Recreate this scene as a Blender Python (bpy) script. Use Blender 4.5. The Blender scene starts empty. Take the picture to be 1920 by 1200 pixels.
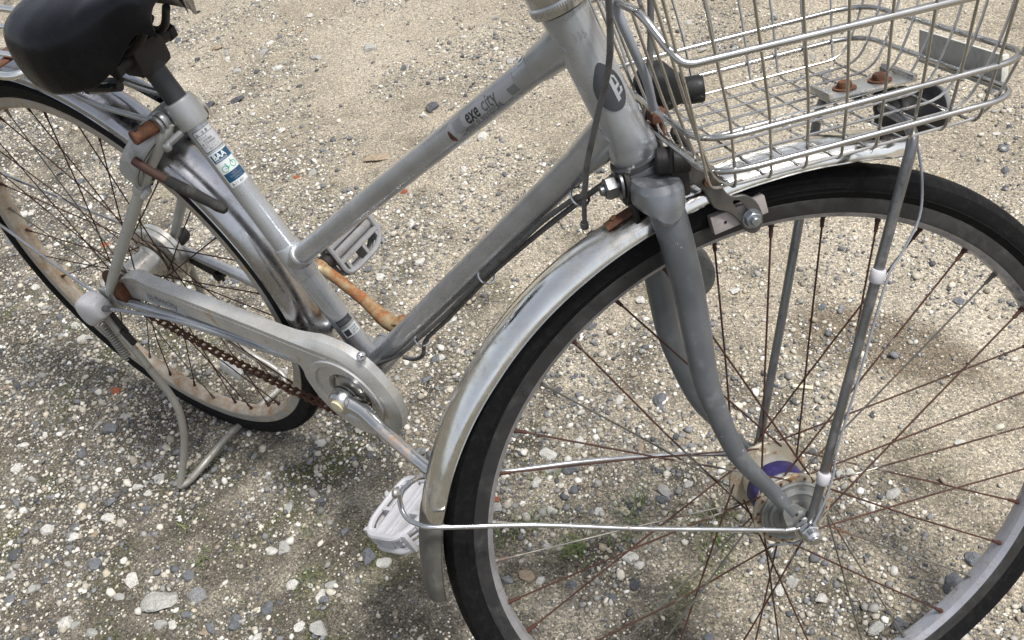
import bpy, bmesh, math, random
import numpy as np
from mathutils import Vector, Matrix, noise
from mathutils.geometry import tessellate_polygon

random.seed(7); rng = np.random.default_rng(7)
S = bpy.context.scene
COL = S.collection
R = math.radians
V = lambda *a: np.array(a, float)

# ------------------------------------------------------------------ camera
CAM = V(1.2504, -0.5853, 1.1907)
CR = V(0.8312, 0.5148, -0.2099); CU = V(-0.2304, 0.6626, 0.7126); CF = V(-0.5059, 0.5440, -0.6694)
cd = bpy.data.cameras.new('camera'); co = bpy.data.objects.new('camera', cd); COL.objects.link(co)
cd.sensor_fit = 'HORIZONTAL'; cd.sensor_width = 36; cd.lens = 1.8822 / 1.92 * 36
cd.clip_start = 0.02; cd.clip_end = 500
co.matrix_world = Matrix(((CR[0], CU[0], -CF[0], CAM[0]), (CR[1], CU[1], -CF[1], CAM[1]), (CR[2], CU[2], -CF[2], CAM[2]), (0, 0, 0, 1)))
S.camera = co

# ------------------------------------------------------------------ world, sun, exposure
SUN_EL, SUN_AZ = R(66), R(8)          # azimuth measured from +X towards +Y
w = bpy.data.worlds.new('World'); S.world = w; w.use_nodes = True
nt = w.node_tree; bg = nt.nodes['Background']
sky = nt.nodes.new('ShaderNodeTexSky'); sky.sky_type = 'NISHITA'; sky.sun_disc = False
sky.sun_elevation = SUN_EL; sky.sun_rotation = R(90) - SUN_AZ; sky.dust_density = 3.0; sky.air_density = 1.0; sky.ozone_density = 1.0
hs = nt.nodes.new('ShaderNodeHueSaturation'); hs.inputs['Saturation'].default_value = 0.38
nt.links.new(sky.outputs[0], hs.inputs['Color']); nt.links.new(hs.outputs[0], bg.inputs['Color'])
bg.inputs['Strength'].default_value = 0.115
sl = bpy.data.lights.new('sun', 'SUN'); so = bpy.data.objects.new('sun', sl); COL.objects.link(so)
sl.energy = 2.6; sl.angle = R(10); sl.color = (1, 0.98, 0.95)
sd_ = Vector((math.cos(SUN_EL) * math.cos(SUN_AZ), math.cos(SUN_EL) * math.sin(SUN_AZ), math.sin(SUN_EL)))
so.rotation_euler = sd_.to_track_quat('Z', 'Y').to_euler(); so.location = (0, 0, 5)
S.view_settings.view_transform = 'Standard'; S.view_settings.look = 'None'
S.view_settings.exposure = 0.68; S.view_settings.gamma = 1; S.view_settings.use_curve_mapping = False
S.render.engine = 'CYCLES'
cy = S.cycles; cy.max_bounces = 6; cy.diffuse_bounces = 3; cy.glossy_bounces = 4; cy.transmission_bounces = 4; cy.caustics_reflective = False; cy.caustics_refractive = False
S.render.resolution_x = 1024; S.render.resolution_y = 640

# ------------------------------------------------------------------ geometry of the place (metres; bike points along +X, +Y is its left)
GZ = 0.010
RA = V(0, 0, 0.345); BB = V(0.4482, 0, 0.3075)
sd = V(-0.3455, 0, 0.9384); hd = V(-0.3242, 0, 0.9460)
Hb = V(0.8889, 0, 0.7222); Ht = V(0.8468, 0, 0.8450)
T0 = V(0.3872, 0, 0.4732); T1 = V(0.8542, 0, 0.8235); D1 = V(0.88, 0, 0.748)
O = V(1.0038, -0.0162, 0.3429)                      # front axle, wheel turned to the left
ex = V(0.6967, 0.7098, -0.1040); ey = V(-0.7098, 0.6611, -0.2433); ez = V(-0.1040, 0.2433, 0.9644)
def F(x, y, z): return O + ex * x + ey * y + ez * z   # point in the turned front end
X3, Y3, Z3 = V(1, 0, 0), V(0, 1, 0), V(0, 0, 1)
def unit(v): return v / np.linalg.norm(v)

# ------------------------------------------------------------------ materials
MATS = {}
def ramp(nt, fac, stops, interp='LINEAR'):
    n = nt.nodes.new('ShaderNodeValToRGB'); n.color_ramp.interpolation = interp
    el = n.color_ramp.elements
    while len(el) < len(stops): el.new(0.5)
    for e, (p, c) in zip(el, stops): e.position = p; e.color = (*c, 1) if len(c) == 3 else c
    nt.links.new(fac, n.inputs[0]); return n
def tex(nt, kind, scale, detail=4, coord='Object', rough=0.6, dist=0.0, vec=None):
    if vec is None:
        tc = nt.nodes.new('ShaderNodeTexCoord'); vec = tc.outputs[coord]
    if kind == 'noise':
        n = nt.nodes.new('ShaderNodeTexNoise'); n.inputs['Scale'].default_value = scale; n.inputs['Detail'].default_value = detail
        n.inputs['Roughness'].default_value = rough; n.inputs['Distortion'].default_value = dist
    else:
        n = nt.nodes.new('ShaderNodeTexVoronoi'); n.inputs['Scale'].default_value = scale
    nt.links.new(vec, n.inputs['Vector']); return n
def mix(nt, fac, a, b, blend='MIX'):
    m = nt.nodes.new('ShaderNodeMix'); m.data_type = 'RGBA'; m.blend_type = blend
    for s, v in ((0, fac), (6, a), (7, b)):
        if isinstance(v, (int, float)): m.inputs[s].default_value = v
        elif isinstance(v, tuple): m.inputs[s].default_value = (*v, 1)
        else: nt.links.new(v, m.inputs[s])
    return m.outputs[2]
def mat(name, base, rough=0.5, metal=0.0, dirt=None, dirt_scale=40, dirt_lo=0.5, dirt_hi=0.7, bump=0.0, bump_scale=300,
        dirt_rough=0.8, dirt_metal=0.0, vary=0.12, spec=0.5, dirt2=None, d2_scale=200, d2_lo=.68, d2_hi=.72, coat=0.0, rough_vary=0.1):
    if name in MATS: return MATS[name]
    m = bpy.data.materials.new(name); m.use_nodes = True; n = m.node_tree; b = n.nodes['Principled BSDF']
    MATS[name] = m
    nz = tex(n, 'noise', 25, 6)
    dark = tuple(c * (1 - vary) for c in base); lite = tuple(min(1, c * (1 + vary)) for c in base)
    col = ramp(n, nz.outputs[0], [(0.3, dark), (0.7, lite)]).outputs[0]
    b.inputs['Specular IOR Level'].default_value = spec
    b.inputs['Coat Weight'].default_value = coat; b.inputs['Coat Roughness'].default_value = 0.12
    nr = tex(n, 'noise', 60, 5)
    rr = ramp(n, nr.outputs[0], [(0.3, (max(.03, rough - rough_vary),) * 3), (0.7, (min(1, rough + rough_vary),) * 3)]).outputs[0]
    mt = metal
    if dirt:
        dn = tex(n, 'noise', dirt_scale, 5, rough=0.7, dist=0.3)
        f = ramp(n, dn.outputs[0], [(dirt_lo, (0, 0, 0)), (dirt_hi, (1, 1, 1))]).outputs[0]
        dn2 = tex(n, 'noise', dirt_scale * 4, 6)
        dc = ramp(n, dn2.outputs[0], [(0.3, tuple(c * .55 for c in dirt)), (0.7, tuple(min(1, c * 1.4) for c in dirt))]).outputs[0]
        col = mix(n, f, col, dc)
        rr = mix(n, f, rr, (dirt_rough,) * 3)
        mt = mix(n, f, (metal,) * 3, (dirt_metal,) * 3)
    if dirt2:
        dn = tex(n, 'noise', d2_scale, 4, rough=0.6)
        f = ramp(n, dn.outputs[0], [(d2_lo, (0, 0, 0)), (d2_hi, (1, 1, 1))]).outputs[0]
        col = mix(n, f, col, dirt2); rr = mix(n, f, rr, (0.8,) * 3)
        if not isinstance(mt, (int, float)): mt = mix(n, f, mt, (0.0,) * 3)
        else: mt = mix(n, f, (mt,) * 3, (0.0,) * 3)
    n.links.new(col, b.inputs['Base Color']); n.links.new(rr, b.inputs['Roughness'])
    if isinstance(mt, (int, float)): b.inputs['Metallic'].default_value = mt
    else: n.links.new(mt, b.inputs['Metallic'])
    if bump:
        bn = tex(n, 'noise', bump_scale, 5); bp = n.nodes.new('ShaderNodeBump')
        bp.inputs['Strength'].default_value = bump; bp.inputs['Distance'].default_value = 0.001
        n.links.new(bn.outputs[0], bp.inputs['Height']); n.links.new(bp.outputs[0], b.inputs['Normal'])
    return m
RUST = (0.17, 0.065, 0.022)
PAINT = mat('silver paint', (0.46, 0.478, 0.505), 0.27, 0.62, coat=.4, dirt=(0.27, 0.265, 0.25), dirt_scale=9, dirt_lo=.42, dirt_hi=.95, dirt_rough=.48, dirt_metal=.5)
FORKM = mat('grey fork paint', (0.140, 0.152, 0.167), 0.38, 0.5, coat=.15, dirt=(0.115, 0.115, 0.115), dirt_scale=30, dirt2=(0.30, 0.31, 0.32), d2_scale=170, d2_lo=.685, d2_hi=.71, bump=.06)
LUG = mat('pale lug paint', (0.34, 0.345, 0.345), 0.33, 0.6, dirt=(0.2, 0.15, 0.09), dirt_scale=45, dirt_lo=.6, dirt_hi=.75, bump=.05)
STAYM = mat('off white stay paint', (0.44, 0.44, 0.41), 0.45, 0.2, dirt=(0.20, 0.13, 0.07), dirt_scale=60, dirt_lo=.62, dirt_hi=.72, dirt2=(0.05, 0.035, 0.025), d2_scale=170, d2_lo=.70, d2_hi=.73, bump=.05)
CASEM = mat('chain case paint', (0.50, 0.495, 0.475), 0.30, 0.45, dirt=(0.34, 0.24, 0.13), dirt_scale=24, dirt_lo=.60, dirt_hi=.70, dirt_rough=.6)
CHROME = mat('pitted chrome', (0.82, 0.81, 0.78), 0.15, 1.0, dirt=(0.62, 0.58, 0.50), dirt_scale=26, dirt_lo=.52, dirt_hi=.74, dirt_rough=.32, dirt_metal=.85, dirt2=(0.22, 0.15, 0.09), d2_scale=160, d2_lo=.70, d2_hi=.75, bump=.08, bump_scale=120)
CHROMER = mat('dull rear fender chrome', (0.42, 0.42, 0.435), 0.22, 1.0, dirt=(0.30, 0.27, 0.25), dirt_scale=22, dirt_lo=.52, dirt_hi=.72, dirt_rough=.4, dirt_metal=.7, bump=.08, bump_scale=120)
WIREM = mat('stainless wire', (0.47, 0.46, 0.445), 0.19, 1.0, dirt=(0.22, 0.18, 0.13), dirt_scale=50, dirt_lo=.62, dirt_hi=.74, dirt_rough=.5, dirt_metal=.6, vary=.2)
STEEL = mat('plated steel', (0.60, 0.60, 0.595), 0.24, 1.0, dirt=(0.20, 0.14, 0.08), dirt_scale=70, dirt_lo=.60, dirt_hi=.72)
STRUT = mat('brushed strut steel', (0.22, 0.225, 0.23), 0.35, 0.85, dirt=(0.12, 0.11, 0.10), dirt_scale=60)
STANDM = mat('dusty stand steel', (0.31, 0.30, 0.27), 0.5, 0.5, dirt=(0.15, 0.11, 0.07), dirt_scale=50, dirt_lo=.55, dirt_hi=.7, bump=.05)
RUSTM = mat('rust', (0.130, 0.052, 0.022), 0.85, 0.05, dirt=(0.060, 0.026, 0.015), dirt_scale=85, dirt_lo=.42, dirt_hi=.60, bump=.5, bump_scale=450, vary=.45)
RUSTC = mat('pale rusting crank plating', (0.42, 0.33, 0.19), 0.55, 0.5, dirt=(0.24, 0.095, 0.03), dirt_scale=32, dirt_lo=.40, dirt_hi=.58, bump=.2, bump_scale=300)
CHAINM = mat('rusted chain', (0.085, 0.035, 0.018), 0.8, 0.2, dirt=(0.045, 0.02, 0.012), dirt_scale=120, bump=.2)
SPOKEM = mat('rusty spoke', (0.050, 0.0185, 0.0105), 0.75, 0.1, dirt=(0.24, 0.235, 0.215), dirt_scale=14, dirt_lo=.60, dirt_hi=.68, dirt_rough=.4, dirt_metal=.7, vary=.3)
SPOKEG = mat('grey spoke', (0.13, 0.125, 0.11), 0.5, 0.4, dirt=(0.12, 0.05, 0.025), dirt_scale=16, dirt_lo=.56, dirt_hi=.66, vary=.2)
TYREM = mat('tyre rubber', (0.008, 0.008, 0.0085), 0.62, 0, dirt=(0.021, 0.0205, 0.020), dirt_scale=110, dirt_lo=.48, dirt_hi=.85, dirt2=(0.30, 0.29, 0.27), d2_scale=420, d2_lo=.765, d2_hi=.785, bump=.25, bump_scale=500, spec=.10)
RIMF = mat('dark front rim', (0.045, 0.045, 0.047), 0.34, 0.45, dirt=(0.045, 0.044, 0.043), dirt_scale=30, dirt_lo=.45, dirt_hi=.7, bump=.05)
RIMI = mat('front rim inner face', (0.42, 0.42, 0.45), 0.38, 0.7, dirt=(0.16, 0.15, 0.15), dirt_scale=40, dirt_lo=.5, dirt_hi=.7)
RIMR = mat('pale rear rim', (0.40, 0.385, 0.355), 0.42, 0.45, dirt=(0.40, 0.27, 0.13), dirt_scale=28, dirt_lo=.52, dirt_hi=.70, bump=.05)
RIMRI = mat('rust stained rear rim', (0.50, 0.445, 0.36), 0.5, 0.2, dirt=(0.30, 0.165, 0.07), dirt_scale=38, dirt_lo=.42, dirt_hi=.70, bump=.08)
HUBM = mat('hub shell', (0.60, 0.58, 0.53), 0.3, 0.7, dirt=(0.3, 0.2, 0.1), dirt_scale=50, dirt_lo=.62, dirt_hi=.75)
FLANGE = mat('stained hub flange', (0.44, 0.405, 0.33), 0.42, 0.5, dirt=(0.22, 0.12, 0.05), dirt_scale=70, dirt_lo=.50, dirt_hi=.64)
PURPLE = mat('purple hub band', (0.022, 0.016, 0.095), 0.4, 0.1, dirt=(0.05, 0.04, 0.13), dirt_scale=90)
HUBG = mat('grey hub face', (0.26, 0.265, 0.26), 0.42, 0.6, dirt=(0.15, 0.13, 0.1), dirt_scale=60)
SADDLE = mat('black vinyl saddle', (0.004, 0.0043, 0.006), 0.25, 0, dirt=(0.010, 0.0095, 0.0095), dirt_scale=22, dirt_lo=.5, dirt_hi=.8, dirt_rough=.4, spec=.24, bump=.12, bump_scale=700, vary=.3)
BLACKM = mat('black plastic', (0.008, 0.008, 0.009), 0.5, 0, dirt=(0.016, 0.016, 0.016), dirt_scale=60, spec=.3)
DARKM = mat('dark greasy steel', (0.012, 0.0105, 0.010), 0.6, 0.1, dirt=(0.028, 0.016, 0.011), dirt_scale=60, bump=.2)
POSTM = mat('seat post steel', (0.05, 0.051, 0.054), 0.5, 0.6, bump=.05)
GREYM = mat('grey dynamo plastic', (0.16, 0.165, 0.155), 0.55, 0, dirt=(0.10, 0.10, 0.09), dirt_scale=50)
LOCKM = mat('grey lock shell', (0.40, 0.41, 0.40), 0.42, 0.2, dirt=(0.27, 0.26, 0.24), dirt_scale=40)
CABLEM = mat('grey cable sleeve', (0.115, 0.115, 0.113), 0.5, 0, dirt=(0.06, 0.058, 0.055), dirt_scale=60)
CABLEB = mat('pale cable sleeve', (0.25, 0.265, 0.29), 0.4, 0)
WHITEP = mat('white plastic', (0.48, 0.475, 0.49), 0.5, 0, dirt=(0.50, 0.49, 0.47), dirt_scale=45, dirt_lo=.55, dirt_hi=.75, bump=.1)
GREYP = mat('greyed pedal plastic', (0.25, 0.248, 0.252), 0.6, 0, dirt=(0.2, 0.19, 0.18), dirt_scale=60, dirt_lo=.5, dirt_hi=.7, bump=.25, bump_scale=500)
AMBER = mat('amber reflector', (0.42, 0.16, 0.02), 0.25, 0)
CREAM = mat('cream cap', (0.62, 0.57, 0.38), 0.5, 0, dirt=(0.45, 0.38, 0.22), dirt_scale=70)
PADM = mat('dusty pink brake pad', (0.40, 0.355, 0.34), 0.8, 0, dirt=(0.30, 0.26, 0.25), dirt_scale=60, bump=.15)
PLATEM = mat('weathered grey plate', (0.58, 0.57, 0.52), 0.6, 0.1, dirt=(0.48, 0.46, 0.41), dirt_scale=30)
INK = mat('black print', (0.03, 0.03, 0.032), 0.5, 0, vary=.4)
INKG = mat('worn grey print', (0.12, 0.12, 0.12), 0.55, 0, vary=.5)
INKF = mat('faded grey print', (0.22, 0.225, 0.23), 0.5, .2, vary=.3)
DECAL = mat('clear decal film', (0.42, 0.425, 0.44), 0.42, 0.2, vary=.08)
BLUE = mat('blue sticker print', (0.010, 0.055, 0.115), 0.4, 0)
STICK = mat('white sticker', (0.55, 0.58, 0.58), 0.4, 0, vary=.06)
GREEN = mat('green sticker print', (0.03, 0.30, 0.16), 0.4, 0)
EMBM = mat('emblem grey', (0.050, 0.053, 0.058), 0.45, 0.0, spec=.25)
EMBL = mat('emblem silver', (0.38, 0.39, 0.40), 0.4, 0.3)
BLUEC = mat('blue sticker scrap', (0.02, 0.07, 0.22), 0.4, 0)
def clear_mat():
    m = bpy.data.materials.new('clear reflector'); m.use_nodes = True; b = m.node_tree.nodes['Principled BSDF']
    nz = tex(m.node_tree, 'noise', 120, 4)
    c = ramp(m.node_tree, nz.outputs[0], [(0.3, (.55, .55, .52)), (.7, (.8, .8, .78))])
    m.node_tree.links.new(c.outputs[0], b.inputs['Base Color'])
    b.inputs['Roughness'].default_value = .25; b.inputs['Transmission Weight'].default_value = .12; return m
CLEAR = clear_mat()

# ------------------------------------------------------------------ mesh helpers: each returns (verts, faces)
def obj(name, vf, m, parent=None, smooth=True, angle=40, extra=None):
    v, f = vf[0], vf[1]
    me = bpy.data.meshes.new(name); me.from_pydata([tuple(map(float, a)) for a in v], [], [tuple(map(int, a)) for a in f])
    bm = bmesh.new(); bm.from_mesh(me); bmesh.ops.recalc_face_normals(bm, faces=bm.faces); bm.to_mesh(me); bm.free()
    if smooth:
        for p in me.polygons: p.use_smooth = True
        me.set_sharp_from_angle(angle=R(angle))
    me.materials.append(m)
    if extra:
        for e in extra: me.materials.append(e)
    o = bpy.data.objects.new(name, me); COL.objects.link(o)
    if parent: o.parent = parent
    return o
def join(*parts):
    V_, F_ = [], []
    for v, f in parts:
        n = len(V_); V_ += list(v); F_ += [tuple(i + n for i in a) for a in f]
    return V_, F_
def spline(pts, n=6):
    P = [np.array(p, float) for p in pts]
    if len(P) < 3: return P
    P = [2 * P[0] - P[1]] + P + [2 * P[-1] - P[-2]]; out = []
    for i in range(1, len(P) - 2):
        for k in range(n):
            t = k / n; a, b, c, d = P[i - 1:i + 3]
            out.append(.5 * (2 * b + (c - a) * t + (2 * a - 5 * b + 4 * c - d) * t * t + (3 * b - a - 3 * c + d) * t ** 3))
    out.append(P[-2]); return out
def rnd(pts, rad, n=4, closed=False):
    """polyline with rounded corners"""
    P = [np.array(p, float) for p in pts]; N = len(P); out = []
    for i in range(N):
        if not closed and i in (0, N - 1): out.append(P[i]); continue
        a, b, c = P[i - 1], P[i], P[(i + 1) % N]
        r = min(rad, .45 * np.linalg.norm(a - b), .45 * np.linalg.norm(c - b))
        s, e = b + unit(a - b) * r, b + unit(c - b) * r
        for k in range(n + 1):
            t = k / n; out.append((1 - t) ** 2 * s + 2 * t * (1 - t) * b + t * t * e)
    return out
def tube(pts, r, n=10, closed=False, caps=True, ref=None, flat=1.0):
    """sweep; r scalar or list; flat scales the second axis; ref fixes the first axis direction"""
    P = [np.array(p, float) for p in pts]; N = len(P)
    rr = [r] * N if np.isscalar(r) else list(np.interp(np.linspace(0, 1, N), np.linspace(0, 1, len(r)), r))
    v, f = [], []; u = None
    for i in range(N):
        if closed: t = P[(i + 1) % N] - P[i - 1]
        else: t = P[min(i + 1, N - 1)] - P[max(i - 1, 0)]
        t = unit(t)
        if ref is not None: u = unit(np.array(ref, float) - t * np.dot(ref, t))
        elif u is None:
            q = Z3 if abs(t[2]) < .9 else X3; u = unit(q - t * np.dot(q, t))
        else: u = unit(u - t * np.dot(u, t))
        w_ = np.cross(t, u)
        for k in range(n):
            a = 2 * math.pi * k / n
            v.append(P[i] + rr[i] * (math.cos(a) * u + flat * math.sin(a) * w_))
    for i in range(N if closed else N - 1):
        j = (i + 1) % N
        for k in range(n): f.append((i * n + k, i * n + (k + 1) % n, j * n + (k + 1) % n, j * n + k))
    if caps and not closed: f.append(tuple(range(n))); f.append(tuple((N - 1) * n + k for k in range(n)))
    return v, f
def lathe(prof, c, a1, a2, ax, segs=48, closed=False, a0=0.0, a3=2 * math.pi, mod=None):
    """prof = [(radius, axial)]; full turn unless a3 given"""
    full = abs(a3 - a0 - 2 * math.pi) < 1e-6; m = len(prof); S_ = segs if full else segs + 1; v, f = [], []
    for i in range(S_):
        t = a0 + (a3 - a0) * i / segs
        d = math.cos(t) * a1 + math.sin(t) * a2
        for k, (r, y) in enumerate(prof):
            if mod: r, y = mod(i, k, r, y)
            v.append(c + d * r + ax * y)
    for i in range(segs):
        j = (i + 1) % S_
        for k in range(m if closed else m - 1):
            l = (k + 1) % m; f.append((i * m + k, i * m + l, j * m + l, j * m + k))
    if not full and closed: f.append(tuple(range(m))); f.append(tuple((S_ - 1) * m + k for k in range(m)))
    return v, f
def disc(prof, c, ax, segs=24):
    """solid of revolution about ax, prof closed onto the axis at both ends"""
    ax = unit(ax); q = Z3 if abs(ax[2]) < .9 else X3; a1 = unit(q - ax * np.dot(q, ax)); a2 = np.cross(ax, a1)
    prof = [(1e-5, prof[0][1])] + list(prof) + [(1e-5, prof[-1][1])]
    return lathe(prof, c, a1, a2, ax, segs)
def cyl(a, b, r, n=16, bev=.12):
    a, b = np.array(a, float), np.array(b, float); L = np.linalg.norm(b - a); e = min(r * bev, L * .3)
    return disc([(r - e, 0), (r, e), (r, L - e), (r - e, L)], a, b - a, n)
def hexnut(c, ax, r, h):
    v, f = disc([(r * .9, 0), (r, h * .15), (r, h * .85), (r * .85, h)], c, ax, 6); return v, f
def box(c, a, b, d, sx, sy, sz, bev=0.15):
    c = np.array(c, float); e = min(sx, sy, sz) * bev
    bm = bmesh.new(); bmesh.ops.create_cube(bm, size=1)
    for v in bm.verts: v.co = Vector((v.co.x * sx, v.co.y * sy, v.co.z * sz))
    bmesh.ops.bevel(bm, geom=bm.edges[:], offset=e, segments=2, affect='EDGES', profile=.6)
    bm.verts.ensure_lookup_table()
    vv = [c + a * v.co.x + b * v.co.y + d * v.co.z for v in bm.verts]; ff = [tuple(q.index for q in p.verts) for p in bm.faces]
    bm.free(); return vv, ff
def prism(loops, org, u, v_, n, h, bev=0.0):
    """2D loops (first outer, rest holes) extruded from 0 to h along n, with a chamfer on the h side of the outer loop"""
    vs, fs = [], []
    flat = [[Vector((p[0], p[1], 0)) for p in l] for l in loops]
    def place(p, k): return org + u * p[0] + v_ * p[1] + n * k
    def inset(l, e):
        out = []; N = len(l); ar = sum(l[i][0] * l[(i + 1) % N][1] - l[(i + 1) % N][0] * l[i][1] for i in range(N)); sg = 1 if ar > 0 else -1
        for i in range(N):
            a, b, c = np.array(l[i - 1][:2]), np.array(l[i][:2]), np.array(l[(i + 1) % N][:2])
            d1, d2 = unit(b - a), unit(c - b); n1 = V(-d1[1], d1[0]) * sg; n2 = V(-d2[1], d2[0]) * sg
            m = unit(n1 + n2); out.append(tuple(b + m * e / max(.4, np.dot(m, n1))))
        return out
    top = [inset(loops[0], bev) if bev else loops[0]] + list(loops[1:])
    tri = tessellate_polygon([[Vector((p[0], p[1], 0)) for p in l] for l in top])
    nt_ = sum(len(l) for l in loops)
    for l in top: vs += [place(p, h) for p in l]
    for l in loops: vs += [place(p, 0) for p in l]
    fs += [tuple(t) for t in tri]; fs += [tuple(i + nt_ for i in t) for t in tri]
    base = 0
    for li, l in enumerate(loops):
        N = len(l)
        if li == 0 and bev:
            mid = len(vs); vs += [place(p, h - bev) for p in l]
            for i in range(N):
                j = (i + 1) % N; fs.append((base + i, base + j, mid + j, mid + i)); fs.append((mid + i, mid + j, nt_ + base + j, nt_ + base + i))
        else:
            for i in range(N):
                j = (i + 1) % N; fs.append((base + i, base + j, nt_ + base + j, nt_ + base + i))
        base += N
    return vs, fs
def circle2(cx, cy, r, n=28, a0=0): return [(cx + r * math.cos(a0 + 2 * math.pi * i / n), cy + r * math.sin(a0 + 2 * math.pi * i / n)) for i in range(n)]
def smooth2(pts, n=5, closed=True):
    P = [V(*p) for p in pts]; N = len(P); out = []
    for i in range(N):
        a, b, c, d = P[i - 1], P[i], P[(i + 1) % N], P[(i + 2) % N]
        for k in range(n):
            t = k / n; out.append(tuple(.5 * (2 * b + (c - a) * t + (2 * a - 5 * b + 4 * c - d) * t * t + (3 * b - a - 3 * c + d) * t ** 3)))
    return out
def text2(s, size=1.0, sx=1.0, shear=0.0, bold=0.0, sub=2):
    """flat text as triangles: 2D verts (origin left/baseline) and faces"""
    cu = bpy.data.curves.new('t', 'FONT'); cu.body = s; cu.size = size; cu.shear = shear; cu.offset = bold; cu.resolution_u = 3
    ob = bpy.data.objects.new('t', cu); COL.objects.link(ob)
    me = bpy.data.meshes.new_from_object(ob.evaluated_get(bpy.context.evaluated_depsgraph_get()))
    bm = bmesh.new(); bm.from_mesh(me); bmesh.ops.triangulate(bm, faces=bm.faces)
    for _ in range(sub): bmesh.ops.subdivide_edges(bm, edges=[e for e in bm.edges if e.calc_length() > size * .12], cuts=1)
    bmesh.ops.triangulate(bm, faces=bm.faces)
    bm.verts.index_update()
    v = [(a.co.x * sx, a.co.y) for a in bm.verts]; f = [tuple(q.index for q in p.verts) for p in bm.faces]
    bm.free(); bpy.data.objects.remove(ob); bpy.data.meshes.remove(me); return v, f
def rect2(x0, y0, x1, y1, nx=2, ny=8):
    v = [(x0 + (x1 - x0) * i / nx, y0 + (y1 - y0) * j / ny) for j in range(ny + 1) for i in range(nx + 1)]
    f = [(j * (nx + 1) + i, j * (nx + 1) + i + 1, (j + 1) * (nx + 1) + i + 1, (j + 1) * (nx + 1) + i) for j in range(ny) for i in range(nx)]
    return v, f
def fan(pts, k=5):
    c0 = V(*np.mean(pts, 0)); v = [tuple(c0)]; N = len(pts); f = []
    for j in range(1, k + 1): v += [tuple(c0 + (V(*p) - c0) * j / k) for p in pts]
    for i in range(N): f.append((0, 1 + i, 1 + (i + 1) % N))
    for j in range(k - 1):
        for i in range(N): a = 1 + j * N + i; b = 1 + j * N + (i + 1) % N; f.append((a, b, b + N, a + N))
    return v, f
def wrap(vf, P, ax, nrm, r, lift=.0003, flip=False, swap=False):
    """2D (u along axis, v around) onto a tube of radius r; nrm is where v = 0 looks"""
    ax = unit(ax); nrm = unit(nrm - ax * np.dot(nrm, ax)); side = np.cross(nrm, ax) * (-1 if flip else 1)
    out = []
    for u_, v_ in vf[0]:
        if swap: u_, v_ = v_, u_
        a = v_ / r; out.append(P + ax * u_ + (r + lift) * (math.cos(a) * nrm + math.sin(a) * side))
    return out, vf[1]

# ------------------------------------------------------------------ ground (one sheet, fine where the bicycle stands)
def fbm(x, y, s, o=3, z=0.0): return noise.fractal(Vector((x * s, y * s, z)), 1.0, 2.0, o)
def gh(x, y):
    return 0.010 * fbm(x, y, 1.6, 3) * min(1, 1) * 0.6 + 0.007 * fbm(x, y, 8, 3, 4.0)
def axis(lo, hi, step, far):
    a = list(np.arange(lo, hi, step)); g = step
    up = []; x = hi
    while x < far: up.append(x); g *= 1.5; x += g
    dn = []; x = lo; g = step
    while x > -far: g *= 1.5; x -= g; dn.append(x)
    return dn[::-1] + a + up
gx = axis(-2.4, 1.6, 0.02, 150); gy = axis(-0.7, 1.9, 0.02, 150)
gv = []
for y in gy:
    for x in gx:
        near = abs(x) < 4 and abs(y) < 4
        gv.append((x, y, GZ + (gh(x, y) if near else 0) - .004))
NX = len(gx)
gf = [(j * NX + i, j * NX + i + 1, (j + 1) * NX + i + 1, (j + 1) * NX + i) for j in range(len(gy) - 1) for i in range(NX - 1)]

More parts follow.
